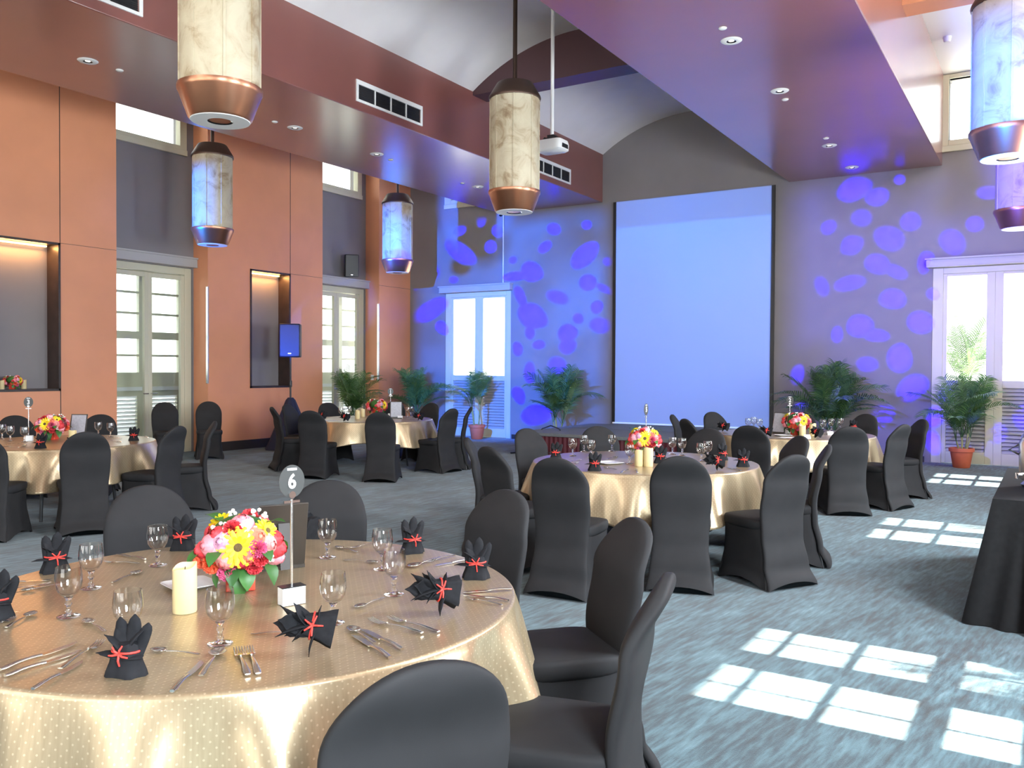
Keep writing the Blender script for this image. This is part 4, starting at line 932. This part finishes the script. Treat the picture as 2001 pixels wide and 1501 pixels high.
# ------------------------------------------------------------------ light
W=bpy.data.worlds.new('sky'); sc.world=W; W.use_nodes=True; nt=W.node_tree; bg=nt.nodes['Background']
tc=N(nt,'ShaderNodeTexCoord'); sx=N(nt,'ShaderNodeSeparateXYZ'); nt.links.new(tc.outputs['Generated'],sx.inputs[0])
nt.links.new(ramp(nt,mathn(nt,'ADD',mathn(nt,'MULTIPLY',sx.outputs['Z'],.5),.5),[(.45,(.55,.58,.55)),(.5,(1,1,.97)),(.75,(.72,.86,1)),(1,(.55,.75,1))]),bg.inputs[0]); bg.inputs[1].default_value=3.6
def light(name,kind,loc,energy,color=(1,1,1),rot=None,look=None,**k):
    L=bpy.data.lights.new(name,kind); L.energy=energy; L.color=color
    for a,b in k.items(): setattr(L,a,b)
    o=bpy.data.objects.new(name,L); COL.objects.link(o); o.location=loc
    if look is not None: o.rotation_euler=(Vector(look)-Vector(loc)).to_track_quat('-Z','Y').to_euler()
    return o
SUN_E=R(44)
light('sun','SUN',(10,5,10),62,(1,.96,.88),look=(10-math.cos(SUN_E),5,10-math.sin(SUN_E)),angle=R(.5))
# daylight at the right wall windows, plus fill lamps added behind the camera
for o_,e_ in zip(RWC,(400,400,90,480)): light('window_daylight','AREA',(1.36,4.52+o_,2.1),e_,(.80,.90,1),look=(-5,4.52+o_,1.2),shape='RECTANGLE',size=1.3,size_y=2.0)
for o_ in RWC[:3]: light('clerestory_daylight','AREA',(1.36,4.52+o_,5.9),(130 if o_<1 else 55),(.92,.96,1),look=(-5,4.52+o_,5.2),shape='RECTANGLE',size=1.4,size_y=1.0)
for x in (-10.3,-5.9,-1.4): light('rear_fill','AREA',(x,-4.95,2.3),9,(.96,.97,1),look=(x,5,1.9),shape='RECTANGLE',size=3.0,size_y=3.6)  # added fill lamps, no known windows behind the camera
light('vault_fill','AREA',(-5.96,-4.9,5.7),120,(1,.98,.95),look=(-5.96,8,6.2),shape='RECTANGLE',size=3.2,size_y=1.2)  # added fill lamp that brightens the vault, no clerestory there
# lamps in the lanterns and downlights
for x,y in ((-5.74,4.67),(-5.83,9.33),(-11.66,9.33),(-.36,9.33)): light('lantern_lamp','SPOT',(x,y,3.53),60,(1,.80,.55),look=(x,y,0),spot_size=R(95),spot_blend=.9,shadow_soft_size=.06)
# moving blob gobos thrown on the back wall, and the image beam on the screen
def gobo(name,loc,look,energy,color,kind,box,**k):
    o=light(name,'SPOT',loc,energy,color,look=look,spot_size=R(75),spot_blend=.2,shadow_soft_size=.02); L=o.data
    L.use_nodes=True; nt=L.node_tree; em=nt.nodes['Emission']
    g=N(nt,'ShaderNodeNewGeometry'); s=N(nt,'ShaderNodeSeparateXYZ'); nt.links.new(g.outputs['Incoming'],s.inputs[0])
    D=YB-loc[1]
    X=mathn(nt,'ADD',mathn(nt,'MULTIPLY',mathn(nt,'DIVIDE',s.outputs['X'],s.outputs['Y']),D),loc[0])
    Z=mathn(nt,'ADD',mathn(nt,'MULTIPLY',mathn(nt,'DIVIDE',s.outputs['Z'],s.outputs['Y']),D),loc[2])
    def edge(v,a,b,soft):
        u=mathn(nt,'DIVIDE',mathn(nt,'SUBTRACT',v,a),soft,clamp=True); w_=mathn(nt,'DIVIDE',mathn(nt,'SUBTRACT',b,v),soft,clamp=True); return mathn(nt,'MULTIPLY',u,w_)
    x0,x1,z0,z1,soft=box
    mask=mathn(nt,'MULTIPLY',edge(X,x0,x1,soft),edge(Z,z0,z1,soft))
    if kind=='plain':
        mask=mathn(nt,'MULTIPLY',mask,mathn(nt,'ADD',mathn(nt,'MULTIPLY',edge(Z,.2,4.44,.05),.45),.55))
        c=N(nt,'ShaderNodeCombineXYZ'); nt.links.new(X,c.inputs[0]); nt.links.new(Z,c.inputs[1])
        n=N(nt,'ShaderNodeTexNoise'); n.inputs['Scale'].default_value=.35; nt.links.new(c.outputs[0],n.inputs['Vector'])
        st=mathn(nt,'MULTIPLY',mask,mathn(nt,'ADD',mathn(nt,'MULTIPLY',n.outputs['Fac'],.5),.75))
    else:
        c=N(nt,'ShaderNodeCombineXYZ'); nt.links.new(X,c.inputs[0]); nt.links.new(Z,c.inputs[1]); c.inputs[2].default_value=k.get('seed',0)
        n=N(nt,'ShaderNodeTexNoise'); n.inputs['Scale'].default_value=1.1; n.inputs['Detail'].default_value=1; nt.links.new(c.outputs[0],n.inputs['Vector'])
        vm=N(nt,'ShaderNodeVectorMath',operation='MULTIPLY_ADD'); nt.links.new(n.outputs['Color'],vm.inputs[0]); vm.inputs[1].default_value=(.9,.9,0); nt.links.new(c.outputs[0],vm.inputs[2])
        if kind=='wash':
            n2=N(nt,'ShaderNodeTexNoise'); n2.inputs['Scale'].default_value=.55; n2.inputs['Detail'].default_value=1.5; nt.links.new(vm.outputs[0],n2.inputs['Vector'])
            st=mathn(nt,'MULTIPLY',mask,mathn(nt,'MULTIPLY',mathn(nt,'SUBTRACT',n2.outputs['Fac'],.30),3.2,clamp=True))
        else:
            n3=N(nt,'ShaderNodeTexNoise'); n3.inputs['Scale'].default_value=.8; nt.links.new(c.outputs[0],n3.inputs['Vector'])
            w1=N(nt,'ShaderNodeVectorMath',operation='MULTIPLY_ADD'); nt.links.new(n.outputs['Color'],w1.inputs[0]); w1.inputs[1].default_value=(.22,.22,0)
            w2=N(nt,'ShaderNodeVectorMath',operation='ADD'); nt.links.new(c.outputs[0],w2.inputs[0]); w2.inputs[1].default_value=(-.11,-.11,-k.get('seed',0)); nt.links.new(w2.outputs[0],w1.inputs[2])
            def spots(lst,soft):
                acc=None
                for x_,z_,ra,rb,ang,s_ in lst:
                    mp=N(nt,'ShaderNodeMapping'); mp.vector_type='TEXTURE'; mp.inputs['Location'].default_value=(x_,z_,0); mp.inputs['Rotation'].default_value=(0,0,R(ang)); mp.inputs['Scale'].default_value=(ra*1.1,rb*1.1,1); nt.links.new(w1.outputs[0],mp.inputs[0])
                    ln=N(nt,'ShaderNodeVectorMath',operation='LENGTH'); nt.links.new(mp.outputs[0],ln.inputs[0])
                    q=mathn(nt,'MULTIPLY',mathn(nt,'MULTIPLY',mathn(nt,'SUBTRACT',1.0,ln.outputs['Value']),soft,clamp=True),s_)
                    acc=q if acc is None else mathn(nt,'MAXIMUM',acc,q)
                return acc
            b=spots(k['spots'],3.0)
            st=mathn(nt,'MULTIPLY',mask,mathn(nt,'MULTIPLY',b,mathn(nt,'ADD',mathn(nt,'MULTIPLY',n3.outputs['Fac'],1.3),.15)))
    nt.links.new(st,em.inputs['Strength'])
    if kind=='blobs':
        wn=N(nt,'ShaderNodeTexNoise'); wn.inputs['Scale'].default_value=.5; wn.inputs['Detail'].default_value=1.5; nt.links.new(vm.outputs[0],wn.inputs['Vector'])
        ws=mathn(nt,'MULTIPLY',mathn(nt,'MULTIPLY',mathn(nt,'SUBTRACT',wn.outputs['Fac'],k.get('cut',.33)),3.4,clamp=True),k.get('wash',.4))
        mx=N(nt,'ShaderNodeMix'); mx.data_type='RGBA'; nt.links.new(mathn(nt,'MULTIPLY',b,4.0,clamp=True),mx.inputs['Factor']); mx.inputs['A'].default_value=(*k['wcol'],1); mx.inputs['B'].default_value=(*k['bcol'],1)
        nt.links.new(mx.outputs['Result'],em.inputs['Color'])
        bs_=mathn(nt,'MULTIPLY',b,k.get('bpow',1.0))
        if k.get('dark'): ws=mathn(nt,'MULTIPLY',ws,mathn(nt,'SUBTRACT',1.0,spots(k['dark'],2.0)))
        iw=mathn(nt,'MULTIPLY',mathn(nt,'SUBTRACT',1.0,mathn(nt,'MULTIPLY',b,2.0,clamp=True)),ws)
        nt.links.new(mathn(nt,'MULTIPLY',mask,mathn(nt,'ADD',bs_,iw)),em.inputs['Strength'])
    return o
BL_L= [(-10.9, 4.85, 0.15, 0.13, 127, 0.8), (-11.45, 4.69, 0.19, 0.1, -164, 0.8), (-10.44, 4.61, 0.16, 0.13, 167, 0.7), (-10.61, 4.27, 0.17, 0.14, 168, 0.8), (-11.44, 4.19, 0.47, 0.22, 146, 0.6), (-11.98, 2.49, 0.2, 0.13, 161, 0.9), (-11.64, 3.58, 0.13, 0.09, 174, 0.5), (-9.0, 4.5, 0.17, 0.11, 150, 0.9), (-8.21, 4.6, 0.13, 0.1, 167, 0.7), (-9.2, 4.18, 0.17, 0.11, -164, 0.9), (-8.26, 3.93, 0.36, 0.21, -144, 0.95), (-9.53, 3.64, 0.27, 0.22, 171, 1), (-9.97, 3.55, 0.32, 0.09, 177, 1), (-10.04, 3.91, 0.11, 0.09, 170, 0.4), (-7.72, 3.75, 0.13, 0.1, 170, 0.6), (-8.21, 3.35, 0.19, 0.17, 163, 0.9), (-7.81, 3.19, 0.23, 0.08, 151, 0.6), (-7.97, 2.83, 0.14, 0.12, 35, 0.8), (-9.5, 2.71, 0.37, 0.24, 157, 0.8), (-9.81, 3.12, 0.26, 0.12, 126, 0.6), (-9.57, 2.36, 0.15, 0.11, 92, 0.7), (-8.66, 2.32, 0.24, 0.2, 176, 0.7), (-8.64, 2.03, 0.23, 0.16, 179, 0.5), (-9.91, 1.98, 0.15, 0.14, 94, 0.9), (-9.37, 2.06, 0.16, 0.11, 178, 0.6), (-8.89, 3.08, 0.29, 0.14, 161, 0.35), (-8.4, 2.61, 0.12, 0.11, 171, 0.4), (-7.9, 2.47, 0.27, 0.17, 178, 0.45), (-12.78, 3.58, 0.23, 0.15, 92, 0.9), (-12.33, 2.89, 0.58, 0.22, -163, 0.65), (-12.38, 3.79, 0.33, 0.22, 174, 0.45), (-9.85, 0.97, 0.19, 0.14, 121, 0.9), (-9.39, 0.55, 0.43, 0.24, -177, 0.6), (-9.58, 1.44, 0.24, 0.15, 90, 0.4), (-8.91, 1.6, 0.26, 0.23, 179, 0.35), (-12.34, 5.38, 0.15, 0.09, 171, 0.6), (-11.99, 5.05, 0.19, 0.14, 166, 0.6), (-12.74, 3.62, 0.21, 0.15, 94, 0.8)]
BL_R= [(-2.99, 3.75, 0.2, 0.15, -151, 0.4), (-2.54, 3.39, 0.23, 0.17, 148, 0.6), (-2.26, 3.24, 0.18, 0.12, 152, 0.4), (-1.4, 3.66, 0.24, 0.21, 116, 0.6), (-1.83, 3.35, 0.16, 0.1, 93, 0.9), (-3.02, 3.1, 0.28, 0.13, -167, 0.45), (-2.33, 2.78, 0.23, 0.18, 174, 0.75), (-2.8, 2.33, 0.22, 0.19, 172, 0.8), (-2.55, 2.15, 0.18, 0.11, 178, 0.55), (-1.87, 2.35, 0.22, 0.18, 147, 0.95), (-3.2, 2.21, 0.15, 0.12, 94, 0.5), (-2.22, 1.76, 0.25, 0.2, 92, 0.9), (-2.72, 1.67, 0.18, 0.13, 179, 0.4), (-2.0, 1.26, 0.26, 0.21, -137, 0.9), (-3.88, 1.47, 0.19, 0.13, 72, 0.6), (-2.5, 0.75, 0.28, 0.19, -143, 0.85), (-3.84, 0.88, 0.15, 0.12, -177, 0.7), (-1.63, 0.72, 0.19, 0.13, 90, 1), (-1.63, 0.3, 0.19, 0.11, 90, 1), (-1.53, 1.13, 0.16, 0.07, 91, 0.8), (-3.49, 3.06, 0.19, 0.13, 93, 0.25), (-1.66, 2.83, 0.12, 0.11, 134, 0.5), (-0.74, 0.58, 0.18, 0.13, 89, 0.5), (-0.39, 0.82, 0.18, 0.15, 87, 0.6), (-1.37, 1.36, 0.15, 0.13, 91, 0.4), (-2.96, 4.75, 0.28, 0.21, -169, 0.9), (-2.58, 4.56, 0.2, 0.16, 177, 0.6), (-2.24, 4.83, 0.1, 0.09, 117, 0.7), (-0.87, 4.46, 0.19, 0.12, 169, 0.4), (-3.38, 4.11, 0.14, 0.14, -165, 0.4), (-2.84, 4.22, 0.19, 0.16, 158, 0.3), (-2.99, 3.75, 0.17, 0.17, -146, 0.5), (-2.01, 4.07, 0.18, 0.17, 128, 0.5), (-2.37, 3.83, 0.29, 0.21, 147, 0.45), (-1.04, 3.96, 0.14, 0.13, 134, 0.6), (-1.4, 3.67, 0.21, 0.18, 161, 0.6), (-1.8, 3.39, 0.13, 0.11, 102, 0.8), (-2.56, 3.38, 0.18, 0.13, 172, 0.6)]
BL_X= [(-10.96, 4.48, 0.93, 0.69, 170, 1), (-11.46, 3.89, 0.37, 0.26, 173, 1)]
gobo('gobo_projector',(-7.6,5.0,4.0),(-9.8,16,2.6),52000,(1,1,1),'blobs',(-12.85,-7.6,-.5,4.97,.4),seed=3.3,spots=BL_L,dark=BL_X,wash=.26,cut=.17,bpow=1.5,wcol=(.01,.16,1),bcol=(.0,.0,1))
gobo('gobo_projector',(-4.2,5.0,4.0),(-1.8,16,2.6),46000,(1,1,1),'blobs',(-4.28,1.3,-.3,5.3,.6),seed=9.1,spots=BL_R,wash=.11,cut=.22,wcol=(.11,.12,1),bcol=(.02,.0,1))
gobo('projector_beam',(-5.91,10.55,4.6),(-5.955,16,2.5),2400,(.06,.25,1),'plain',(-7.56,-4.36,.3,4.97,.04))
# blue uplights on the lanterns and on the tripod speaker
light('blue_uplight','SPOT',(-12.7,5.3,2.3),4500,(.0,.16,1),look=(-11.66,9.33,4.15),spot_size=R(20),spot_blend=.5,shadow_soft_size=.05)
light('blue_uplight','SPOT',(-12.7,10.6,2.6),3800,(.02,.14,1),look=(-11.63,14,4.3),spot_size=R(22),spot_blend=.5,shadow_soft_size=.05)
light('blue_uplight','SPOT',(-.9,4.9,1.9),6500,(.01,.15,1),look=(-.36,9.33,4.15),spot_size=R(20),spot_blend=.7,shadow_soft_size=.05)
light('blue_uplight','SPOT',(-1.2,9.7,2.0),3000,(.06,.06,1),look=(-.38,14,4.2),spot_size=R(20),spot_blend=.7,shadow_soft_size=.05)
light('blue_uplight','SPOT',(-10.4,7.6,.9),3000,(.0,.08,1),look=(-12.15,11.5,2.06),spot_size=R(11),spot_blend=.6,shadow_soft_size=.05)
# ------------------------------------------------------------------ render look
vs=sc.view_settings; sc.display_settings.display_device='sRGB'; vs.view_transform='Standard'; vs.look='None'; vs.gamma=1; vs.use_curve_mapping=False; vs.exposure=.32
cy=sc.cycles; cy.use_denoising=True; cy.max_bounces=10; cy.diffuse_bounces=5; cy.glossy_bounces=4; cy.transmission_bounces=8; cy.transparent_max_bounces=12; cy.sample_clamp_indirect=6; cy.caustics_reflective=False; cy.caustics_refractive=False
